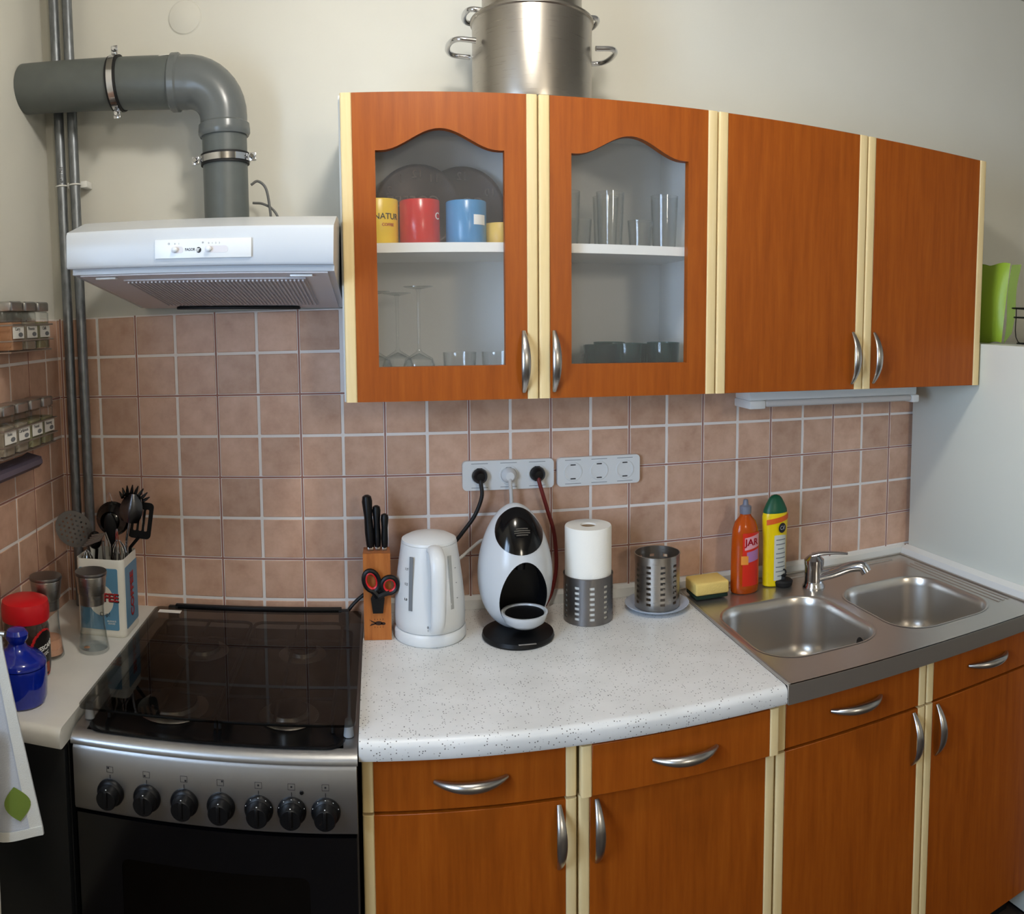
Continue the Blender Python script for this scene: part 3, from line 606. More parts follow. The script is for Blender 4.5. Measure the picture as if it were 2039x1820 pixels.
# tap
TX, TY, TZ = 1.935, -.150, WZ + .0036
t = thing('tap', 'chrome mixer tap between the two sink bowls', 'tap', (TX, TY, TZ))
MB().lathe([(0, 0), (.030, 0), (.030, .004), (.026, .010), (.0245, .02), (.0245, .056), (.026, .062), (.026, .074), (.015, .084), (0, .085)], (TX, TY, TZ), 28).ob('tap_body', CHROME, t)
MB().tube(spline([(TX + .010, TY - .012, TZ + .030), (TX + .035, TY - .045, TZ + .046), (TX + .060, TY - .075, TZ + .064), (TX + .082, TY - .10, TZ + .070), (TX + .090, TY - .11, TZ + .056)], 6), .0140, 14).ob('spout', CHROME, t)
MB().tube(spline([(TX - .004, TY + .004, TZ + .084), (TX + .018, TY - .01, TZ + .090), (TX + .050, TY - .03, TZ + .092), (TX + .075, TY - .045, TZ + .090)], 6), [.012 - .006 * k / 18 for k in range(19)], 12, flat=.5).ob('lever', CHROME, t)
# sink plug
t = thing('sink_stopper', 'black rubber sink stopper lying beside the tap', 'sink plug', (1.868, -.105, TZ))
MB().lathe([(0, 0), (.020, 0), (.024, .004), (.026, .014), (.022, .018), (.008, .019), (.007, .026), (.010, .030), (0, .033)], (1.868, -.105, TZ), 24).ob('stopper', RUBBER, t)
MB().tube([(1.868 + .008 * math.cos(a * PI / 6), -.105, TZ + .036 + .008 * math.sin(a * PI / 6)) for a in range(12)], .0022, 6, closed=True).ob('ring', RUBBER, t)

# ---------------------------------------------------------------- base cabinets
LZ0, LZ1 = .10, .806
def front(t, name, x0, x1, yf, z0, z1, hx=None, hz=None, ax='x', sw=.020):
    d = MB().box(x0 + sw, x1 - sw, yf, yf + .019, z0, z1, .0008, 1).ob(name, DOOR, t)
    for e0 in (x0, x1 - sw): MB().prism(rrect(e0, e0 + sw, yf - .0015, yf + .019, .004, 3), 'xy', z0, z1).ob('edge_strip', CREAM, d, label='cream edge strip')
    if hx is not None: bow_handle(d, (hx, yf, hz), ax, .125 if ax == 'x' else .118)
    return d
def base_unit(x0, x1, label, doors, yd=-.579):
    t = thing('base_cabinet', label, 'cabinet', ((x0 + x1) / 2, -.30, 0), 0, 'base cabinets')
    th = .016
    bx('side_panel', CREAM, t, x0 + .001, x0 + th, -.555, -.030, LZ0, LZ1 + .004); bx('side_panel', CREAM, t, x1 - th, x1 - .001, -.555, -.030, LZ0, LZ1 + .004)
    bx('bottom_panel', WHITE, t, x0 + th, x1 - th, -.555, -.030, LZ0, LZ0 + th); bx('back_panel', WHITE, t, x0 + th, x1 - th, -.036, -.030, LZ0 + th, LZ1)
    bx('plinth', DARKCAB, t, x0 + .002, x1 - .002, -.50, -.485, .0, LZ0 - .0005)
    for (a, c, zs, side, dy) in doors:
        front(t, 'drawer', a + .0015, c - .0015, yd - dy, zs + .003, LZ1 + .002, (a + c) / 2 + .0, .763, 'x')
        front(t, 'door', a + .0015, c - .0015, yd, LZ0 + .004, zs - .003, (c - .034) if side == 'R' else (a + .034), .640, 'z')
    return t
base_unit(.8185, 1.1945, 'base cabinet with drawer right of the stove', [(.8185, 1.1945, .709, 'R', 0)])
base_unit(1.1955, 1.5880, 'base cabinet with slightly open drawer left of the sink unit', [(1.1955, 1.5880, .712, 'L', .016)])
base_unit(1.5890, 2.3430, 'wide two-door base cabinet under the sink', [(1.5890, 1.966, .708, 'R', 0), (1.966, 2.3430, .708, 'L', 0)])
t = thing('side_cabinet', 'black base cabinet under the white side counter', 'cabinet', (.18, -.33, 0))
bx('cabinet_body', DARKCAB, t, XL + .0068, .3035, -.60, -.012, .0005, WZ - .0385, .001); bx('door', DARKCAB, t, XL + .0075, .3025, -.620, -.6005, .09, WZ - .046, .002)
# ---------------------------------------------------------------- stove
S0, S1, SY = .3125, .8145, -.600
t = thing('gas_stove', 'steel and black gas stove with a closed smoked glass lid', 'stove', ((S0 + S1) / 2, -.32, 0))
bx('side_panel', STEELD, t, S0 + .002, S0 + .014, -.575, -.045, .02, .80); bx('side_panel', STEELD, t, S1 - .014, S1 - .002, -.575, -.045, .02, .80)
bx('back_panel', STEELD, t, S0 + .014, S1 - .014, -.055, -.045, .02, .80)
cav = MB().box(S0 + .05, S1 - .05, -.53, -.08, .22, .655); cav.bm.faces.ensure_lookup_table()
bmesh.ops.delete(cav.bm, geom=[f for f in cav.bm.faces if f.normal.y < -.9], context='FACES'); cav.ob('oven_cavity', OVEN, t, recalc=False)
b = MB()
for k in range(9): b.tube([(S0 + .07 + (S1 - S0 - .14) * k / 8, -.50, .53), (S0 + .07 + (S1 - S0 - .14) * k / 8, -.10, .53)], .002, 6)
b.tube(spline([(S0 + .055, -.50, .53), ((S0 + S1) / 2, -.508, .532), (S1 - .055, -.50, .53)], 8), .003, 8).ob('oven_rack', CHROME, t)
# hob: steel frame with rounded front, black sunken tray
hob = MB(); lip = [(-.594, .8325), (-.604, .829), (-.611, .8245), (-.614, .820), (-.614, .814), (-.610, .812), (-.56, .812)]
pr = [(-.045, .80), (-.045, .834), (-.585, .834)] + lip
hob.prism(pr, 'yz', S0, S0 + .024); hob.prism(pr, 'yz', S1 - .024, S1); hob.prism([(-.592, .8328)] + lip[:-1] + [(-.592, .812)], 'yz', S0 + .024, S1 - .024)
hob.box(S0 + .024, S1 - .024, -.085, -.045, .80, .834); hob.ob('hob_frame', STEEL, t)
tray = MB(); oy0, oy1 = -.597, -.080
tray.loft([[(x, y, z) for x, y in rrect(S0 + .020 + i, S1 - .020 - i, oy0 + i, oy1 - i, .03, 6)] for i, z in ((0, .8335), (.004, .8350), (.010, .832), (.020, .826))], cap0=False).ob('hob_tray', ENAMEL, t)
for i, (x, y, r) in enumerate(((S0 + .150, -.462, .046), (S0 + .150, -.20, .036), (S1 - .130, -.20, .030), (S1 - .130, -.470, .034))):
    bn = MB().lathe([(r + .022, 0), (r + .018, .003), (r + .004, .004), (r + .002, .011), (0, .011)], (x, y, .8265), 36).ob('burner', STEELV, t)
    MB().lathe([(0, .0112), (r, .0112), (r, .016), (r - .006, .019), (0, .019)], (x, y, .8265), 36).ob('burner_cap', IRON, bn)
for x0, x1 in ((S0 + .045, (S0 + S1) / 2 - .004), ((S0 + S1) / 2 + .004, S1 - .045)):
    b = MB(); z = .8555; cx = (x0 + x1) / 2
    b.tube([(p[0], p[1], z) for p in rrect(x0, x1, -.560, -.10, .02, 4)], .0035, 8, closed=True)
    for cy in (-.465, -.20):
        for dx, dy in ((1, 0), (-1, 0), (0, 1), (0, -1)):
            ex = (x1 if dx > 0 else x0) if dx else cx; ey = max(-.555, min(-.10, cy + dy * .12)) if dy else cy
            b.tube([(cx + dx * .018, cy + dy * .018, z + .001), (ex, ey, z)], .0032, 8)
    for p in ((x0, -.53), (x1, -.53), (x0, -.125), (x1, -.125)): b.tube([(p[0], p[1], z), (p[0], p[1], .8275)], .0032, 8)
    b.ob('pan_support', IRON, t)
lz = .8645; lid = MB().prism(rrect(S0 + .003, S1 - .003, -.584, -.058, .014, 5), 'xy', lz, lz + .0045).ob('glass_lid', SMOKE, t, label='smoked glass lid')
bx('lid_hinge', BLACK, lid, S0 + .05, S1 - .05, -.056, -.044, lz - .006, lz + .010, .002)
for x in (S0 + .045, S1 - .045): bx('hinge_arm', BLACK, lid, x - .012, x + .012, -.06, -.046, .8345, lz + .006, .002)
bx('sticker', PAPER, lid, S0 + .018, S0 + .073, -.098, -.080, lz + .0046, lz + .0050)
for x in (S0 + .028, S1 - .028): MB().lathe([(0, .8352), (.009, .8352), (.006, lz - .0002), (0, lz - .0002)], (x - .012 if x < .5 else x + .012, -.555, 0), 14).ob('lid_buffer', mat('grey_rubber', (150, 152, 154), .5), lid)
# control panel
cpz0, cpz1 = .692, .8095
cp = MB(); cp.loft([[(x, y, z) for x, y, z in ((S0 + .002, -.606 - b_, cpz1), (S1 - .002, -.606 - b_, cpz1), (S1 - .002, -.57, cpz1), (S0 + .002, -.57, cpz1))] for b_ in (0,)] +
    [[(S0 + .002, -.610, z), (S1 - .002, -.610, z), (S1 - .002, -.57, z), (S0 + .002, -.57, z)] for z in (cpz1 - .006, (cpz0 + cpz1) / 2, cpz0 + .006)] +
    [[(S0 + .002, -.607, cpz0), (S1 - .002, -.607, cpz0), (S1 - .002, -.57, cpz0), (S0 + .002, -.57, cpz0)]])
cpo = cp.ob('control_panel', STEEL, t)
for i, kx in enumerate((.384, .451, .518, .582, .647, .703, .760)):
    kz = .733; M = Matrix.Translation((kx, -.6102, kz)) @ Matrix.Rotation(PI / 2, 4, 'X')
    kn = MB().lathe([(0, 0), (.0245, 0), (.0245, .004), (.0225, .007), (.0195, .009), (.0180, .026), (.0165, .028), (0, .028)], n=32).xf(M)
    kn.box(kx - .003, kx + .003, -.6410, -.634, kz - .0120, kz + .0165, .0015); kn = kn.ob('knob', BLACK, t)
    MB().ball((kx, -.6345, kz + .0175), .0014, (1, 1, 1), 8, 6).ob('pointer_dot', WINK, kn)
    bx('pointer_line', INK, kn, kx - .0006, kx + .0006, -.6108, -.6101, kz + .0255, kz + .032)
    ic = MB()
    for (a0, a1, c0, c1) in ((-.006, .006, .0105, .0110), (-.006, .006, .0000, .0005), (-.006, -.0055, 0, .011), (.0055, .006, 0, .011)): ic.box(kx + a0, kx + a1, -.6106, -.6101, kz + .036 + c0, kz + .036 + c1)
    dx, dz = ((-.003, .008), (-.003, .003), (.003, .003), (.003, .008), (0, .0055), (0, .0055), (0, .0055))[i]
    ic.box(kx + dx - .0015, kx + dx + .0015, -.6106, -.6101, kz + .036 + dz - .0015, kz + .036 + dz + .0015); ic.ob('burner_symbol', INK, cpo)
    if i >= 4:
        for a in range(5): MB().ball((kx + .0225 * math.sin(-1.2 + .6 * a), -.6165, kz + .0225 * math.cos(-1.2 + .6 * a)), .0011, (1, .5, 1), 6, 5).ob('scale_mark', WINK, kn)
MB().lathe([(0, 0), (.0035, 0), (.003, .002), (0, .0022)], n=14).xf(Matrix.Translation((.720, -.6101, .765)) @ Matrix.Rotation(PI / 2, 4, 'X')).ob('pilot_light', BLACK, cpo)
bx('panel_gap', BLACK, t, S0 + .004, S1 - .004, -.604, -.56, .8098, .8118)
dr = MB().prism([(S0 + .004, .16), (S1 - .004, .16), (S1 - .004, .684), (S0 + .004, .684)], 'xz', -.606, -.565, holes=[rrect(S0 + .085, S1 - .085, .26, .612, .015, 4)]).ob('oven_door', GLOSSB, t)
MB().prism(rrect(S0 + .083, S1 - .083, .258, .614, .015, 4), 'xz', -.6045, -.6015).ob('door_window', thin_glass('oven_glass', (70, 72, 66), 1.5), dr)
bx('storage_drawer', GLOSSB, t, S0 + .004, S1 - .004, -.604, -.57, .035, .155, .002)
setp(MB().tube(spline([(.765, -.036, .835), (.782, -.034, .865), (.806, -.032, .890), (.832, -.034, .908), (.85, -.036, .905), (.855, -.038, .88)], 6), .0045, 8).ob('stove_cord', BLACKCORD), 'black cord rising behind the stove to the knife block', 'cable')

# ---------------------------------------------------------------- fridge and things on it
t = thing('fridge', 'white fridge at the right end beyond the sink', 'fridge', (2.63, -.33, 0))
bx('cabinet', FRIDGE, t, 2.3445, 2.92, -.58, -.03, .02, 1.500, .003); bx('door', FRIDGE, t, 2.3445, 2.92, -.630, -.584, .06, 1.500, .010, 3)
bx('handle', WPLAS, t, 2.37, 2.39, -.655, -.6305, .95, 1.25, .006); bx('base', BLACK, t, 2.36, 2.90, -.56, -.05, 0, .0195)
FZ = 1.5006
t = thing('green_packet', 'lime green plastic packet standing on the fridge', 'packet', (2.46, -.24, FZ))
def bag(u, v):
    y = -.140 - .150 * u - .02 * v * u; bul = math.sin(PI * u) * math.sin(PI * min(1, v * 1.1 + .05))
    return y, bul, v
for s, nm in ((1, 'front_film'), (-1, 'back_film')):
    MB().grid(lambda u, v: (2.46 - s * .028 * (math.sin(PI * u) ** .6) * (math.sin(PI * (.08 + .90 * (1 - v))) ** .7) + .012 * v, -.125 - .155 * u - .012 * v, FZ + .001 + .225 * v + .004 * math.sin(9 * u)), 14, 18).ob(nm, LIME, t)
MB().grid(lambda u, v: (2.47 + .004 * math.sin(7 * v) + .006 * v, -.28 - .030 * u - .012 * v - .008 * v * u, FZ + .03 * u + (.224 - .03 * u) * v), 4, 14).solid(.0006).ob('clear_edge', CLEARP, t)
t = thing('wire_basket', 'black wire basket on the fridge beside the green packet', 'basket', (2.56, -.47, FZ))
b = MB()
for z, g in ((FZ + .004, .0), (FZ + .075, .008), (FZ + .10, .012)):
    b.tube([(x, y, z) for x, y in rrect(2.44 - g, 2.68 + g, -.60 - g, -.35 + g, .02, 4)], .0022, 6, closed=True)
b.ob('rims', BLACK, t); b = MB()
for k in range(7):
    y = -.585 + .22 * k / 6
    b.tube(spline([(2.428, y, FZ + .10), (2.44, y, FZ + .008), (2.56, y, FZ + .008), (2.68, y, FZ + .008), (2.692, y, FZ + .10)], 5), .0014, 5)
b.ob('wires', BLACK, t)
t = thing('storage_tub', 'clear plastic tub lying inside the wire basket', 'tub', (2.54, -.47, FZ + .006))
MB().loft([[(x, y, z) for x, y in rrect(2.48 - g, 2.64 + g, -.565 - g, -.385 + g, .02, 4)] for z, g in ((FZ + .0102, 0), (FZ + .035, .006))]).ob('tub', mat('tub_grey', (150, 146, 144), .4), t)
MB().loft([[(x, y, z) for x, y in rrect(2.472, 2.648, -.573, -.377, .02, 4)] for z in (FZ + .0352, FZ + .040)]).ob('lid', WPLAS, t)

# ---------------------------------------------------------------- things on the worktop
T0 = WZ + .0006
# knife block
kx0, kx1, ky0, ky1 = .820, .880, -.185, -.085
t = thing('knife_block', 'wooden knife block at the left end of the speckled worktop', 'knife block', (.85, -.135, T0))
b = MB().prism([(ky0, T0), (ky1, T0), (ky1 + .012, T0 + .175), (ky0 + .010, T0 + .190)], 'yz', kx0, kx1); b.ob('block', BLOCK, t)
fy = lambda z: ky0 + .010 * (z - T0) / .19
b = MB(); z = T0 + .037
b.prism(ell(.852, z, .0085, .0045, 16), 'xz', fy(z) - .0006, fy(z) + .002); b.prism(ell(.862, z - .001, .005, .0032, 12), 'xz', fy(z) - .0006, fy(z) + .002); b.prism([(.832, z - .006), (.836, z - .001), (.843, z), (.837, z + .003), (.832, z + .008), (.838, z + .005), (.846, z + .002), (.846, z - .002)], 'xz', fy(z) - .0006, fy(z) + .002)
for k in range(4):
    for s in (1, -1): b.box(.843 + .006 * k, .844 + .006 * k, fy(z) - .0006, fy(z) + .001, z + s * .0085 - .0012, z + s * .0085 + .0012)
b.ob('burnt_emblem', BURN, t)
def knife(x, y, z, L, r, tilt, label):
    t = thing('kitchen_knife', label, 'knife', (x, y, z), 0, 'knives in the block')
    M = Matrix.Translation((x, y, z)) @ Matrix.Rotation(tilt, 4, 'Y') @ Matrix.Rotation(-.10, 4, 'X')
    MB().tube([(0, 0, .004), (0, 0, .012), (0, 0, L * .3), (0, 0, L * .6), (0, 0, L * .88), (0, 0, L * .97), (0, 0, L)], [r * .8, r * .9, r, r * .9, r * 1.15, r * .95, r * .4], 14, flat=1.25, up=(0, 1, 0)).xf(M).ob('handle', BLACK, t)
    MB().box(-r * .6, r * .6, -r * .8, r * .8, -.002, .006, .001).xf(M).ob('bolster', STEELV, t)
knife(.837, -.125, T0 + .1855, .122, .0105, -.06, 'black-handled knife, tallest in the block')
knife(.853, -.120, T0 + .1845, .098, .0085, -.02, 'black-handled knife in the middle of the block')
knife(.868, -.128, T0 + .1855, .080, .0080, .02, 'black-handled knife, shortest in the block')
t = thing('scissors', 'black and red kitchen scissors hanging on the front of the knife block', 'scissors', (.852, -.19, T0 + .06))
MB().prism([(.840, .912), (.862, .912), (.866, .945), (.858, .965), (.845, .965), (.836, .945)], 'xz', -.190, -.1865).ob('pivot_guard', BLACK, t)
for cx, cz, a, b_, rot in ((.838, .985, .016, .023, .25), (.877, .975, .017, .018, -.35)):
    pts = []
    for k in range(24):
        an = 2 * PI * k / 24; u, v = a * math.cos(an), b_ * math.sin(an); pts.append((cx + u * math.cos(rot) - v * math.sin(rot), -.1905, cz + u * math.sin(rot) + v * math.cos(rot)))
    h = MB().tube(pts, .0052, 8, closed=True).ob('handle', BLACK, t)
    c = Vector((cx, -.1905, cz)); MB().tube([c + (Vector(p) - c) * .78 for p in pts], .0036, 8, closed=True).ob('grip_liner', RED, h, label='red grip liner')
    MB().tube([(cx, -.1905, cz - b_ + .002), ((cx + .852) / 2, -.1905, (cz - b_ + .955) / 2), (.852, -.1905, .95)], [.006, .007, .008], 8).ob('shank', BLACK, t)
# kettle
KX, KY = .966, -.160
t = thing('kettle', 'white plastic electric kettle between knife block and coffee machine', 'kettle', (KX, KY, T0))
MB().lathe([(0, 0), (.077, 0), (.080, .004), (.080, .022), (.077, .026), (0, .026)], (KX, KY, T0), 56).ob('power_base', WPLAS, t)
body = MB(); loops = []
for z, r in ((.0265, .0745), (.030, .0775), (.05, .0785), (.09, .077), (.13, .073), (.17, .0675), (.20, .063), (.212, .0615)):
    L = []
    for k in range(64):
        a = 2 * PI * k / 64; rr = r
        d = abs(math.atan2(math.sin(a - 2.15), math.cos(a - 2.15)))            # pouring spout at the back left
        if z > .14: rr += .016 * ((z - .14) / .07) * math.exp(-(d / .28) ** 2)
        L.append((KX + rr * math.cos(a), KY + rr * math.sin(a), T0 + z))
    loops.append(L)
body.loft(loops); body.ob('jug', WPLAS, t)
MB().lathe([(.0612, .2125), (.0600, .218), (.045, .226), (.02, .230), (0, .231)], (KX, KY, T0), 48).ob('lid', WPLAS, t)
hp = Matrix.Translation((KX, KY, T0)) @ Matrix.Rotation(.10, 4, 'Z')
MB().tube(spline([(0, -.050, .205), (0, -.080, .212), (0, -.108, .200), (0, -.118, .165), (0, -.116, .115), (0, -.108, .070), (0, -.090, .045), (0, -.074, .042)], 6), [.017 - .003 * abs(k / 42 - .3) for k in range(43)], 16, flat=.62, up=(0, 1, 0)).xf(hp).ob('handle', WPLAS, t)
for t0, mm in ((-.62, GREYINK), (.62, mat('pale_gauge', (170, 172, 170), .3))):
    g = MB().grid(lambda u, v: on_cyl(KX, KY, .0775 - .016 * (v * .115 + .03) ** 1.3 / .15, T0 + .078 + .115 * v, t0)((u - .5) * .0085, 0, .0012), 3, 8).solid(.002).ob('water_gauge', mm, t)
for k, dz in enumerate((.10, .133, .165)):
    text('lettering', ('1.0', '1.2', '1.7')[k], .0075, INK, t, on_cyl(KX, KY, .0775 - .075 * max(0, dz - .09) + .0005, T0 + dz, -.80))
    text('lettering', ('-', '-', '-')[k], .014, GREYINK, t, on_cyl(KX, KY, .0775 - .075 * max(0, dz - .09) + .0005, T0 + dz, .82))
MB().box(-.007, .007, -.085, -.076, .036, .045, .002).xf(hp).ob('switch', WPLAS, t)
text('lettering', '0\nI', .007, INK, t, on_cyl(KX, KY, .0790, T0 + .042, -.12))
# coffee machine: egg shell with front cavity
MX, MY, MZ = 1.157, -.165, 1.0
t = thing('coffee_machine', 'white and black egg-shaped capsule coffee machine', 'coffee machine', (MX, MY, T0))
def egg(scale=1.0, nu=72, nv=48):
    b = bmesh.new(); bmesh.ops.create_uvsphere(b, u_segments=nu, v_segments=nv, radius=1)
    for v in b.verts:
        z = v.co.z; k = 1 - .14 * z
        v.co = Vector((MX + v.co.x * .0830 * scale * k, MY + v.co.y * .088 * scale * k, MZ + z * .140 * (1 + (scale - 1) * .6)))
    return b
def tomesh(b, m):
    bmesh.ops.recalc_face_normals(b, faces=b.faces[:]); me = bpy.data.meshes.new('c'); b.to_mesh(me); b.free(); me.materials.append(m); return me
def ellcut(cx, cz, rx, rz, y0, y1, rx1=None, rz1=None, n=48, m=BLACK, bias=0.0):
    b = MB(); f = lambda y, a, c: [(cx + a * math.cos(2 * PI * k / n) * (1 - bias * math.sin(2 * PI * k / n)), y, cz + c * math.sin(2 * PI * k / n)) for k in range(n)]
    b.loft([f(y0, rx, rz), f(y1, rx1 or rx, rz1 or rz)]); return tomesh(b.bm, m)
shell = boolean(tomesh(egg(), WGLOSS), ellcut(MX + .008, .951, .0575, .083, -.32, MY + .015, .050, .074, bias=.14), 'DIFFERENCE')
bm0 = bmesh.new(); bm0.from_mesh(shell)
iscav = []
for f in bm0.faces:
    c = f.calc_center_median(); q = ((c.x - MX) / .0830 / (1 - .14 * (c.z - MZ) / .140)) ** 2 + ((c.y - MY) / .088 / (1 - .14 * (c.z - MZ) / .140)) ** 2 + ((c.z - MZ) / .140) ** 2
    iscav.append(q < .975)
bm1 = bm0.copy(); bm0.faces.ensure_lookup_table(); bm1.faces.ensure_lookup_table()
bmesh.ops.delete(bm0, geom=[f for f, c in zip(bm0.faces[:], iscav) if c], context='FACES'); bmesh.ops.delete(bm1, geom=[f for f, c in zip(bm1.faces[:], iscav) if not c], context='FACES')
b = MB(); b.bm.free(); b.bm = bm0; b.ob('shell', WGLOSS, t, ang=50, recalc=False)
b = MB(); b.bm.free(); b.bm = bm1; b.ob('cup_niche', BLACK, t, ang=50, recalc=False)
face = boolean(tomesh(egg(1.012), GLOSSB), ellcut(MX + .004, 1.093, .053, .048, -.32, MY - .02, m=GLOSSB, bias=.22), 'INTERSECT')
b = MB(); b.bm.from_mesh(face); b.ob('head_cover', GLOSSB, t, ang=50)
b = MB()
for k in range(4): b.tube([(MX + .003 + .018 * math.sin(a) * math.sqrt(max(0, 1 - ((k - 1.5) / 2.2) ** 2)), -.2435 + .0016 * k, 1.088 + .0042 * k + .001 * math.cos(a)) for a in [-1.3 + 2.6 * q / 8 for q in range(9)]], .0011, 6)
b.ob('emblem_lines', NICKEL, t)
MB().lathe([(0, 0), (.078, 0), (.080, .004), (.078, .012), (.060, .015), (.045, .018), (0, .018)], (MX, MY - .035, T0), 56).ob('foot', BLACK, t)
MB().tube([(MX + .006 - .019, -.2795, T0 + .0135), (MX + .006 + .019, -.2795, T0 + .0135)], .003, 8, flat=.4).ob('foot_emblem', NICKEL, t)
tr = MB().lathe([(0, -.022), (.030, -.020), (.044, -.010), (.050, .006), (.051, .010), (.046, .010), (.044, .004), (0, .003)], (MX + .010, MY - .060, .905), 48).ob('drip_tray', WGLOSS, t)
MB().lathe([(0, .0045), (.0425, .0045), (.0425, .0075), (0, .0075)], (MX + .010, MY - .060, .905), 40).ob('tray_grid', BLACK, tr)
MB().lathe([(0, 1.02), (.014, 1.02), (.011, 1.0), (0, 1.0)], (MX + .006, MY - .030, 0), 20).ob('nozzle', BLACK, t)
# paper towel in perforated holder
def perforated(t, x, y, z0, r, h, n=60, rows=18, name='holder', m=None):
    prof = [(r, h * k / rows) for k in range(rows + 1)]
    def skip(i, k): return 2 <= i <= rows - 3 and i % 2 == 0 and (k % 6) in (1, 2)
    b = MB().lathe(prof, (x, y, z0), n, skip=skip).solid(.0010)
    b.lathe([(0, .0005), (r - .001, .0005), (r - .001, .002), (0, .002)], (x, y, z0), n)
    b.tube([(x + r * math.cos(2 * PI * k / 48), y + r * math.sin(2 * PI * k / 48), z0 + h) for k in range(48)], .0014, 6, closed=True)
    return b.ob(name, m or STEELD, t)
t = thing('roll_holder', 'perforated dark steel cylinder holding the paper towel', 'holder', (1.336, -.130, T0)); perforated(t, 1.336, -.130, T0, .0575, .108, name='cylinder')
t = thing('paper_towel', 'white paper towel roll standing in the perforated holder', 'paper towel', (1.336, -.130, T0 + .003))
MB().lathe([(.018, .003), (.0535, .003), (.0545, .006), (.0545, .218), (.0530, .221), (.019, .221), (.018, .219)], (1.336, -.130, T0), 48, closed=True).ob('roll', PAPER, t)
MB().lathe([(.0165, .004), (.0179, .004), (.0179, .217), (.0165, .217)], (1.336, -.130, T0), 32, closed=True).ob('cardboard_core', CARD, t)
# cutlery drainer on saucer
t = thing('saucer', 'pale blue saucer under the steel cutlery holder', 'saucer', (1.512, -.118, T0))
MB().lathe([(0, 0), (.048, 0), (.055, .003), (.076, .012), (.078, .015), (.075, .0155), (.054, .007), (0, .006)], (1.512, -.118, T0), 48).ob('dish', LBLUE, t)
t = thing('cutlery_holder', 'perforated steel cutlery holder standing on a saucer', 'holder', (1.512, -.118, T0 + .0085)); perforated(t, 1.512, -.118, T0 + .0085, .0545, .128, 60, 20, 'cylinder', STEELV)
# sponge
t = thing('sponge', 'yellow sponge with a dark scourer on the sink edge', 'sponge', (1.655, -.085, TZ), -.12)
bx('scourer', SCOUR, t, 1.612, 1.698, -.128, -.060, TZ + .004, TZ + .014, .003); bx('foam', SPON, t, 1.610, 1.700, -.130, -.058, TZ + .0142, TZ + .046, .005, 3)
# bottles
BX, BY = 1.757, -.100
t = thing('soap_bottle', 'orange dish soap bottle with red label behind the sink', 'bottle', (BX, BY, TZ))
sq = lambda r, z, fl=.72: [(BX + r * math.cos(2 * PI * k / 40), BY + r * fl * math.sin(2 * PI * k / 40), TZ + z) for k in range(40)]
MB().loft([sq(.034, .001), sq(.037, .004), sq(.038, .02), sq(.0375, .10), sq(.036, .14), sq(.034, .165), sq(.028, .183), sq(.017, .196), sq(.013, .203, .9)]).ob('bottle_body', SOAP, t)
MB().lathe([(.0145, .2035), (.0150, .206), (.0150, .222), (.0075, .226), (.006, .238), (.0035, .240), (0, .240)], (BX, BY, TZ), 24).ob('cap', mat('grey_cap', (120, 124, 140), .35), t)
def wrap(name, m, t0, w, z0, z1, parent, e=.0006, slant=0):
    def fn(u, v):
        a = t0 + (u - .5) * w; z = z0 + (z1 - z0) * v + slant * (u - .5); return (BX + (.0378 + e) * math.sin(a), BY - (.0378 * .72 + e) * math.cos(a), TZ + z)
    return MB().grid(fn, 10, 4).solid(.0003).ob(name, m, parent)
lb = wrap('front_label', mat('label_red', (214, 46, 30), .35), .25, 1.5, .022, .158, t)
wrap('label_patch', mat('label_pink', (226, 160, 170), .4), .25, 1.2, .118, .150, lb, .0010, .008); wrap('label_patch', mat('label_violet', (176, 120, 168), .4), .3, 1.0, .085, .112, lb, .0010, .006); wrap('label_patch', mat('label_amber', (236, 150, 60), .4), -.35, .5, .078, .100, lb, .0011)
text('lettering', 'JAR', .0235, mat('label_letter', (206, 30, 44), .4), lb, lambda a, c, e: (BX + .0395 * math.sin(.16 + a / .036), BY - (.0395 * .72 + .0003) * math.cos(.16 + a / .036), TZ + .134 + c), bold=.0006)
CXB, CYB = 1.850, -.088
t = thing('cleaner_bottle', 'yellow cream cleaner bottle with green cap behind the sink', 'bottle', (CXB, CYB, TZ))
sq2 = lambda r, z, fl=.62: [(CXB + r * math.cos(2 * PI * k / 40), CYB + r * fl * math.sin(2 * PI * k / 40), TZ + z) for k in range(40)]
MB().loft([sq2(.029, .001), sq2(.033, .004), sq2(.033, .06), sq2(.0335, .12), sq2(.036, .165), sq2(.0365, .185), sq2(.034, .195)]).ob('bottle_body', CIFY, t)
MB().loft([sq2(.034, .1955), sq2(.033, .203), sq2(.026, .218), sq2(.018, .232), sq2(.012, .238), sq2(.004, .241)]).ob('cap', CIFG, t)
def wrap2(name, m, t0, w, z0, z1, parent, e=.0006, R=.0335, slant=0):
    return MB().grid(lambda u, v: (CXB + (R + e) * math.sin(t0 + (u - .5) * w), CYB - (R * .62 + e) * math.cos(t0 + (u - .5) * w), TZ + z0 + (z1 - z0) * v + slant * (u - .5)), 10, 4).solid(.0003).ob(name, m, parent)
lb = wrap2('front_label', mat('label_white', (206, 208, 200), .4), .25, 1.2, .018, .142, t); wrap2('red_band', mat('label_orange', (222, 96, 34), .4), .1, 2.2, .172, .186, t, .0008, .0365, .014)
for k in range(9): wrap2('text_line', GREYINK, .25, .9 if k % 3 else .6, .028 + .012 * k, .0305 + .012 * k, lb, .0010)
em = MB().prism(ell(0, 0, .013, .013, 28), 'xz', -.0012, 0).xf(Matrix.Translation((CXB + .009, CYB - .0228, TZ + .157)) @ Matrix.Rotation(.32, 4, 'Z')).ob('round_emblem', INK, t)
text('lettering', 'Cif', .0145, WINK, em, lambda a, c, e: (CXB + .009 + a * math.cos(.32), CYB - .0245 + a * math.sin(.32), TZ + .157 + c))

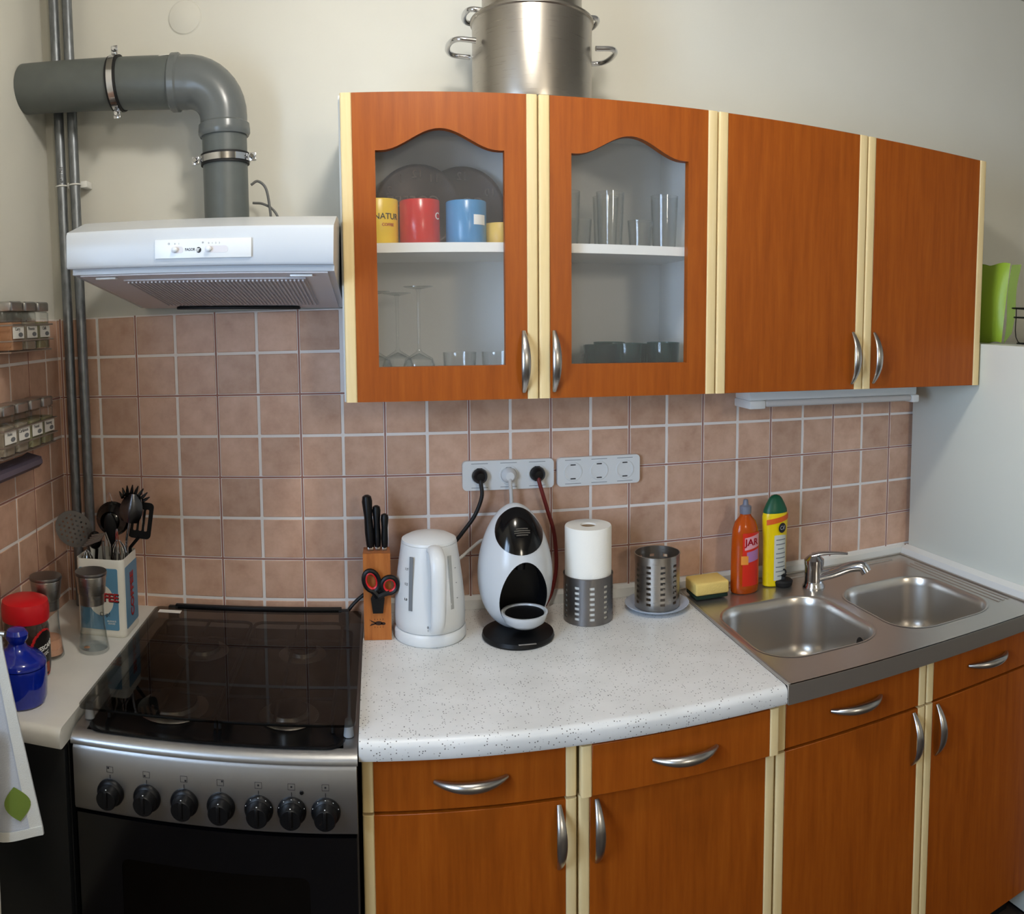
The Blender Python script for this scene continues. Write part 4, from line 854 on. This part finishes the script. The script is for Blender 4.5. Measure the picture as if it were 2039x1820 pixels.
# ---------------------------------------------------------------- left corner: tin with utensils, mills, jars
C0 = WZ + .0006
tx0, tx1, ty0, ty1, tz1 = .175, .290, -.222, -.115, C0 + .178
t = thing('storage_tin', 'blue and white coffee tin holding kitchen utensils', 'tin', ((tx0 + tx1) / 2, (ty0 + ty1) / 2, C0))
tin = MB(); R0 = lambda i, z, r=.014: [(x, y, z) for x, y in rrect(tx0 + i, tx1 - i, ty0 + i, ty1 - i, max(.003, r - i), 5)]
tin.loft([R0(0, C0), R0(-.0015, C0 + .003), R0(-.0015, C0 + .008), R0(0, C0 + .011), R0(0, tz1 - .002), R0(.0005, tz1), R0(.002, tz1), R0(.0025, tz1 - .004), R0(.0025, C0 + .006)]).ob('can', TINW, t)
pf = MB().prism(rrect(tx0 + .008, tx1 - .014, C0 + .016, C0 + .158, .004), 'xz', ty0 - .0007, ty0 - .0001).ob('front_print', TINB, t)
mx = (tx0 + tx1) / 2 - .002; yy = ty0 - .0008
MB().prism(ell(mx + .004, C0 + .085, .030, .036, 40), 'xz', yy - .0003, yy).ob('cup_print', TINW, pf)
for k in range(5): bx('stripe', WINK, pf, tx0 + .010, tx1 - .016, yy - .00025, yy, C0 + .082 + .0045 * k, C0 + .0832 + .0045 * k)
text('lettering', 'COFFEE', .026, INK, pf, on_front(mx + .0045, yy - .0004, C0 + .0895), sx=.95, bold=.0009); text('lettering', 'COFFEE', .026, REDINK, pf, on_front(mx + .003, yy - .0008, C0 + .091), sx=.95, bold=.0006)
text('lettering', 'Cup!', .013, INK, pf, on_front(mx + .012, yy - .0004, C0 + .052)); text('lettering', 'ALWAYS\nGOOD', .0055, WINK, pf, on_front(tx1 - .032, yy - .0004, C0 + .034)); text('lettering', 'Best', .010, REDINK, pf, on_front(mx + .012, yy - .0004, C0 + .145))
pr_ = MB().prism(rrect(ty0 + .012, ty1 - .010, C0 + .016, C0 + .158, .004), 'yz', tx1 + .0001, tx1 + .0007).ob('side_print', TINB, t)
text('lettering', 'COFFEE', .030, INK, pr_, on_right(tx1 + .0010, (ty0 + ty1) / 2 + .003, C0 + .0855, PI / 2), bold=.0009); text('lettering', 'COFFEE', .030, REDINK, pr_, on_right(tx1 + .0014, (ty0 + ty1) / 2 + .0015, C0 + .087, PI / 2), bold=.0006)

UB = Vector(((tx0 + tx1) / 2, (ty0 + ty1) / 2, C0 + .010))
def stick(t, foot, neck, r, m, name='handle', flat=1): MB().tube([foot, (Vector(foot) + Vector(neck)) / 2, neck], r, 10, flat=flat).ob(name, m, t)
def frame(neck, tip, nrm):
    z = (Vector(tip) - Vector(neck)).normalized(); n = Vector(nrm); n = (n - z * n.dot(z)).normalized(); x = z.cross(n)
    return Matrix.Translation(neck) @ Matrix((x, n, z)).transposed().to_4x4()      # local x across, -? n = facing, z along
# skimmer: perforated oval blade leaning left
t = thing('skimmer', 'perforated steel skimmer leaning left out of the tin', 'skimmer', tuple(UB))
nk, tp = (.182, -.160, 1.048), (.130, -.190, 1.118); stick(t, (.205, -.130, C0 + .012), nk, .004, STEELD); M = frame(nk, tp, (.35, -1, .15))
pts = ell(0, .046, .040, .048, 36); holes = [ell(.0115 * i + (.0055 if j % 2 else 0), .046 + .0105 * j, .0026, .0026, 8) for i in range(-3, 4) for j in range(-3, 4) if (((.0115 * i + (.0055 if j % 2 else 0)) / .033) ** 2 + (.0105 * j / .040) ** 2) < 1]
MB().prism(pts, 'xz', -.0006, .0006, holes=holes).xf(M).ob('blade', STEELD, t)
# steel masher head with slats
t = thing('potato_masher', 'slotted steel masher in front of the skimmer', 'masher', tuple(UB))
nk = (.238, -.204, 1.066); stick(t, (.245, -.205, C0 + .012), nk, .0035, STEELD); b = MB()
for k in range(6): b.tube([(.190 + .004 * k, -.211 + .002 * k, 1.052 + .005 * k), (.232 + .002 * k, -.205 + .002 * k, 1.068 + .003 * k)], .0018, 6)
b.tube([(.232, -.204, 1.068), (.243, -.197, 1.084), (.252, -.195, 1.055), (.250, -.195, 1.03)], .0022, 6); b.ob('head', STEELV, t)
# black round spoon / ladle behind
t = thing('serving_ladle', 'large black round ladle at the back of the tin', 'ladle', tuple(UB))
nk = (.240, -.130, 1.060); stick(t, (.235, -.140, C0 + .012), nk, .005, BLACK); M = frame(nk, (.236, -.128, 1.15), (.1, -1, .2))
MB().lathe([(.040, 0), (.041, .002), (.034, -.010), (.018, -.020), (0, -.023), ], n=40).solid(.0012).xf(M @ Matrix.Translation((0, 0, .040)) @ Matrix.Rotation(PI / 2, 4, 'X')).ob('bowl', GLOSSB, t)
# small steel ladle
t = thing('soup_ladle', 'small polished dark ladle low in the middle of the tin', 'ladle', tuple(UB))
nk = (.212, -.176, 1.040); stick(t, (.190, -.165, C0 + .012), nk, .004, BLACK)
MB().ball((.211, -.184, 1.062), .017, (1, .8, 1.25), 20, 12).ob('bowl', GLOSSB, t)
# black spoon
t = thing('cooking_spoon', 'narrow black cooking spoon in the middle of the tin', 'spoon', tuple(UB))
nk = (.246, -.165, 1.050); stick(t, (.240, -.16, C0 + .012), nk, .004, BLACK); M = frame(nk, (.244, -.170, 1.11), (.2, -1, .1))
MB().ball((0, 0, .036), .001, (15, 4, 38), 16, 12).xf(M).ob('bowl', BLACK, t)
# pasta server with teeth
t = thing('pasta_server', 'dark toothed pasta server rising highest from the tin', 'pasta server', tuple(UB))
nk = (.283, -.165, 1.062); stick(t, (.262, -.150, C0 + .012), nk, .0055, CHROME, flat=.6); stick(t, nk, (.296, -.172, 1.115), .006, CHROME, 'neck', .6); M = frame((.293, -.170, 1.105), (.306, -.176, 1.175), (.1, -1, .1))
MB().grid(lambda u, v: M @ Vector(((u - .5) * (.020 + .034 * math.sin(PI * min(1, v * .75 + .2))), .010 * math.sin(PI * u) - .012 * v * v, .066 * v)), 10, 10).solid(.0016).ob('bowl', DSTEEL, t)
for k in range(8):
    a = -1.25 + 2.5 * k / 7; p0 = M @ Vector((.025 * math.sin(a), -.006, .046 + .020 * math.cos(a))); p1 = M @ Vector((.038 * math.sin(a), -.020, .050 + .032 * math.cos(a)))
    MB().tube([p0, (p0 + p1) / 2, p1], [.0045, .0035, .0012], 8).ob('tooth', GLOSSB, t)
# slotted turner
t = thing('slotted_turner', 'black slotted turner at the right side of the tin', 'spatula', tuple(UB))
nk = (.282, -.140, 1.036); stick(t, (.275, -.135, C0 + .012), nk, .004, BLACK); M = frame((.306, -.145, 1.060), (.322, -.150, 1.15), (.25, -1, .05))
MB().prism(rrect(-.026, .026, 0, .088, .010, 4), 'xz', -.0012, .0012, holes=[rrect(-.016 + .0125 * k, -.009 + .0125 * k, .018, .072, .003, 3) for k in range(3)]).xf(M).ob('blade', BLACK, t); stick(t, nk, tuple(M @ Vector((0, 0, .004))), .004, BLACK, 'neck')
# whisks and tongs
def whisk(cx, cy, z0, r, h, lab):
    t = thing('whisk', lab, 'whisk', tuple(UB), 0, 'wire whisks in the tin')
    for k in range(4):
        a = PI * k / 4 + .3; b = MB().tube(spline([(cx + r * s * math.cos(a) * w, cy + r * s * math.sin(a) * w, z0 + h * q) for s, w, q in ((1, .15, 0), (1, .85, .45), (1, .9, .75), (1, .0, 1), (-1, .9, .75), (-1, .85, .45), (-1, .15, 0))], 5), .0010, 5); b.ob('wire', CHROME, t)
    stick(t, (cx + .004, cy + .01, C0 + .012), (cx, cy, z0 + .003), .005, STEELV)
whisk(.198, -.204, .985, .013, .058, 'small wire whisk at the front left of the tin'); whisk(.266, -.178, .985, .017, .078, 'small wire whisk at the front right of the tin')
t = thing('tongs', 'narrow steel tongs standing upright in the tin', 'tongs', tuple(UB))
MB().tube(spline([(.268, -.19, C0 + .014), (.262, -.19, .98), (.266, -.192, 1.07), (.2685, -.192, 1.092), (.271, -.192, 1.07), (.276, -.19, .98), (.273, -.19, C0 + .014)], 6), .0017, 6).ob('arms', CHROME, t)
t = thing('steel_hook', 'steel loop handle of a utensil behind the black ladle', 'utensil', tuple(UB))
MB().tube(spline([(.236, -.122, C0 + .014), (.226, -.120, 1.08), (.222, -.120, 1.135), (.228, -.120, 1.160), (.235, -.120, 1.135), (.238, -.122, 1.08), (.239, -.122, C0 + .014)], 6), .0014, 6).ob('loop', CHROME, t)

def mill(x, y, lab, fill, fh):
    t = thing('spice_mill', lab, 'mill', (x, y, C0), 0, 'glass spice mills')
    MB().lathe([(.0, .0), (.032, .0), (.034, .003), (.0338, .008), (.030, .03), (.0265, .06), (.0255, .085), (.0258, .112), (.0243, .112), (.0240, .085), (.025, .06), (.0285, .03), (.0320, .008), (0, .006)], (x, y, C0), 40).ob('glass_body', GLASS, t)
    if fill: MB().lathe([(0, .0065), (.0312, .0085), (.0312 - .10 * (fh - .0085), fh), (.012, fh + .004), (0, fh + .003)], (x, y, C0), 32).ob('filling', fill, t)
    MB().lathe([(.0262, .104), (.0268, .104), (.0272, .126), (.0300, .128), (.0335, .166), (.0330, .168), (0, .168)], (x, y, C0), 40).ob('grinder', STEELV, t)
    MB().lathe([(0, .1685), (.0345, .1685), (.0355, .171), (.0345, .1755), (.020, .177), (0, .177)], (x, y, C0), 40).ob('cap', STEELD, t)
mill(.2415, -.297, 'nearly empty glass spice mill in front of the coffee tin', None, 0)
mill(.158, -.352, 'glass mill with pink salt behind the red-lidded jar', SALT, .040)
bpy.data.objects['spice_mill'].name
MB().lathe([(0, .0065), (.007, .0068), (.005, .008), (0, .0085)], (.228, -.305, C0), 14).ob('filling', HERB2, bpy.data.objects['spice_mill'])
NX, NY = .152, -.445
t = thing('coffee_jar', 'glass instant coffee jar with red lid on the side counter', 'jar', (NX, NY, C0))
MB().lathe([(0, 0), (.044, 0), (.047, .004), (.0475, .02), (.0460, .045), (.0470, .075), (.0475, .100), (.043, .112), (.042, .118), (.040, .118), (.041, .112), (.0455, .099), (.0450, .075), (.0440, .045), (.0455, .02), (.044, .006), (0, .006)], (NX, NY, C0), 48).ob('glass_body', thin_glass('jar_glass', (216, 210, 208)), t)
MB().lathe([(0, .0075), (.0425, .0085), (.0440, .022), (.0430, .040), (0, .036)], (NX, NY, C0), 40).ob('coffee_granules', COFFEE, t)
MB().lathe([(.046, .1135), (.0485, .115), (.0495, .122), (.0495, .142), (.047, .153), (.036, .158), (.02, .1595), (0, .160)], (NX, NY, C0), 48).ob('lid', RED, t)
def jl(name, m, t0, w, z0, z1, par, e=.0008, cut=None):
    def fn(u, v):
        a = t0 + (u - .5) * w; z = z0 + (z1 - z0) * v; return (NX + (.0476 + e) * math.sin(a), NY - (.0476 + e) * math.cos(a), C0 + z)
    b = MB().grid(fn, 40, 40)
    if cut:
        dl = [f for f in b.bm.faces if cut(math.atan2(f.calc_center_median().x - NX, NY - f.calc_center_median().y) - t0, f.calc_center_median().z - C0)]
        bmesh.ops.delete(b.bm, geom=dl, context='FACES')
    return b.solid(.0003).ob(name, m, par)
oval = lambda rx, rz: (lambda a, z: (a * .0484 / rx) ** 2 + ((z - .052) / rz) ** 2 > 1)
lbl = jl('label', mat('label_red_edge', (198, 34, 36), .35), 1.28, 1.56, .005, .105, t, .0006, oval(.036, .050)); jl('label_face', mat('label_black', (22, 18, 18), .35), 1.33, 1.46, .007, .10, lbl, .0011, oval(.032, .046))
text('lettering', 'NESCAF\u00c9', .0135, WINK, lbl, on_cyl(NX, NY, .0476 + .0016, C0 + .060, .80, .16), sx=.9, bold=.0003, align='LEFT'); text('lettering', 'CLASSIC', .0092, WINK, lbl, on_cyl(NX, NY, .0476 + .0016, C0 + .047, .84, .16), align='LEFT')
MB().grid(lambda u, v: on_cyl(NX, NY, .0476, C0 + .022, 1.25)((u - .5) * .030, (v - .5) * .020, .0017), 8, 6).solid(.0003).ob('printed_cup', mat('cup_brown', (150, 70, 40), .4), lbl)
QX, QY = .188, -.560
t = thing('sugar_pot', 'cobalt blue glazed lidded sugar pot at the front of the counter', 'sugar pot', (QX, QY, C0))
MB().lathe([(0, 0), (.044, 0), (.050, .003), (.0535, .012), (.055, .04), (.055, .066), (.054, .072), (.051, .072), (.051, .012), (0, .008)], (QX, QY, C0), 56).ob('pot', BLUEC, t)
lid = MB().lathe([(.0530, .0725), (.0550, .074), (.0545, .079), (.046, .088), (.030, .096), (.020, .104), (.0165, .112), (.018, .116), (.0225, .122), (.0225, .130), (.017, .137), (0, .139)], (QX, QY, C0), 56).ob('lid', BLUEC, t)
MB().grid(lambda u, v: on_cyl(QX, QY, .055, C0 + .040, .06)((u - .5) * .016, (v - .5) * .016, .0006), 6, 4).solid(.0003).ob('square_mark', mat('mark_navy', (16, 22, 52), .4), t)

# ---------------------------------------------------------------- spice racks on the left wall
def jar_rack(z0, ys, labs, rlab, words, fills):
    t = thing('spice_rack', rlab, 'rack', (XL + .01, ys[1], z0), 0, 'wire spice racks'); ya, yb = ys[0] + .036, ys[-1] - .036
    for z, x in ((z0 + .022, XL + .066), (z0 + .056, XL + .066), (z0 - .002, XL + .060)):
        MB().tube([(XL + .008, ya, z), (x, ya, z), (x, (ya + yb) / 2, z), (x, yb, z), (XL + .008, yb, z)], .0018, 6).ob('front_wire', NICKEL, t)
    for k in range(2): MB().tube([(XL + .022 + .026 * k, ya, z0 - .002), (XL + .022 + .026 * k, yb, z0 - .002)], .0018, 6).ob('floor_wire', NICKEL, t)
    bx('wall_rail', NICKEL, t, XL + .0068, XL + .0098, yb, ya, z0 + .050, z0 + .058)
    for y, lab, wd, fl in zip(ys, labs, words, fills):
        j = thing('spice_jar', lab, 'spice jar', (XL + .036, y, z0 + .0002), 0, 'square spice jars on the left wall'); x0, x1, h = XL + .012, XL + .062, .028
        MB().loft([[(x, yy_, z) for x, yy_ in rrect(x0 + i, x1 - i, y - h + i, y + h - i, .006, 3)] for i, z in ((.002, z0), (0, z0 + .003), (0, z0 + .082), (.004, z0 + .086))]).ob('jar_glass', GLASS, j)
        MB().loft([[(x, yy_, z) for x, yy_ in rrect(x0 + .002, x1 - .002, y - h + .002, y + h - .002, .005, 3)] for z in (z0 + .003, z0 + .062)]).ob('spice', fl, j)
        MB().loft([[(x, yy_, z) for x, yy_ in rrect(x0 - i, x1 + i, y - h - i, y + h + i, .006, 3)] for i, z in ((0, z0 + .0865), (.0006, z0 + .088), (.0006, z0 + .104), (-.002, z0 + .107))]).ob('lid', NICKEL, j)
        p = bx('paper_label', PAPER, j, x1 + .0002, x1 + .0008, y - h + .001, y + h - .001, z0 + .027, z0 + .053)
        text('lettering', wd, .010, INK, p, on_right(x1 + .0009, y - .004, z0 + .047)); MB().prism(ell(y + .010, z0 + .035, .011, .005, 12), 'yz', x1 + .0009, x1 + .0012).ob('drawn_spice', GREYINK, p)
jar_rack(1.510, [-.205, -.275, -.345], ['square spice jar at the right end of the upper rack', 'square spice jar with brown spice in the middle of the upper rack', 'square spice jar cut off at the left of the upper rack'], 'upper wire spice rack on the left wall', ['Chilli', 'Pimento', 'Curry'], [HERB1, HERB3, HERB2])
jar_rack(1.292, [-.205, -.272, -.340, -.407], ['square spice jar at the right end of the lower rack', 'square spice jar second from the right in the lower rack', 'square spice jar third from the right in the lower rack', 'square spice jar cut off at the left of the lower rack'], 'lower wire spice rack on the left wall', ['Nutmeg', 'Fennel', 'Cardamom', 'Anise'], [HERB1, HERB1, HERB3, HERB3])
b = MB().loft([[(XL + .0068, y, 1.268 + dz), (XL + w, y, 1.262 + dz), (XL + w + .003, y, 1.252 + dz), (XL + w - .006, y, 1.243 + dz), (XL + .0068, y, 1.240 + dz)] for y, w, dz in ((-.222, .030, .004), (-.232, .050, .002), (-.25, .058, 0), (-.45, .060, 0), (-.60, .060, 0))])
setp(b.ob('wall_tray', PURP), 'mauve grey plastic tray on the left wall under the spice racks', 'tray')

# ---------------------------------------------------------------- towel hanging at the lower left
t = thing('kitchen_towel', 'patterned tea towel hanging at the front of the black cabinet', 'towel', (.22, -.70, .60))
xr = lambda z: .252 + (.305 - .252) * min(1, max(0, (1.03 - z) / .31))
def tw(u, v):
    z = 1.05 - (1.05 - (.713 - .05 * (1 - u))) * v; x = .085 + (xr(1.05 - .337 * v) - .085) * u
    return (x, -.735 - .012 * math.sin(u * 9 + v * 1.5) * (.4 + .6 * v), z)
MB().grid(tw, 24, 30).solid(.0016).ob('cloth', CLOTH, t)
MB().grid(lambda u, v: tuple(a + b for a, b in zip(tw(.91 + .09 * u, v), (0, -.0022, 0))), 4, 30).solid(.0012).ob('side_hem', HEM, t); MB().grid(lambda u, v: tuple(a + b for a, b in zip(tw(u, .955 + .045 * v), (0, -.0034, 0))), 24, 3).solid(.0012).ob('bottom_hem', HEM, t)
MB().grid(lambda u, v: (lambda p: (p[0], p[1] - .0032, p[2]))(tw(.86 + .11 * math.sin(PI * v) * (u - .5) * 2 * .9, .74 + .17 * v)), 8, 10).solid(.0005).ob('printed_leaf', LEAF, t)
MB().grid(lambda u, v: (.085 + (.245 - .085) * u - .004 * v, -.765 - .010 * math.sin(u * 7 + v), .90 - .45 * v), 16, 20).solid(.0016).ob('front_fold', HEM, t)
MB().grid(lambda u, v: (.225 + (.016 * math.sin(PI * v)) * (u - .5) * 2 + .006 - .004 * v, -.7775 - .010 * math.sin(((.225 + .016 * (u - .5) * 2 - .085) / .16) * 7 + .7 + .2 * v) * 1.0, .64 - .10 * v), 6, 10).solid(.0005).ob('printed_lemon', LEMON, t)
MB().tube([(XL + .001, -.735, 1.052), (XL + .03, -.735, 1.052), (XL + .20, -.735, 1.052)], .005, 10).ob('hanging_rod', NICKEL, t)
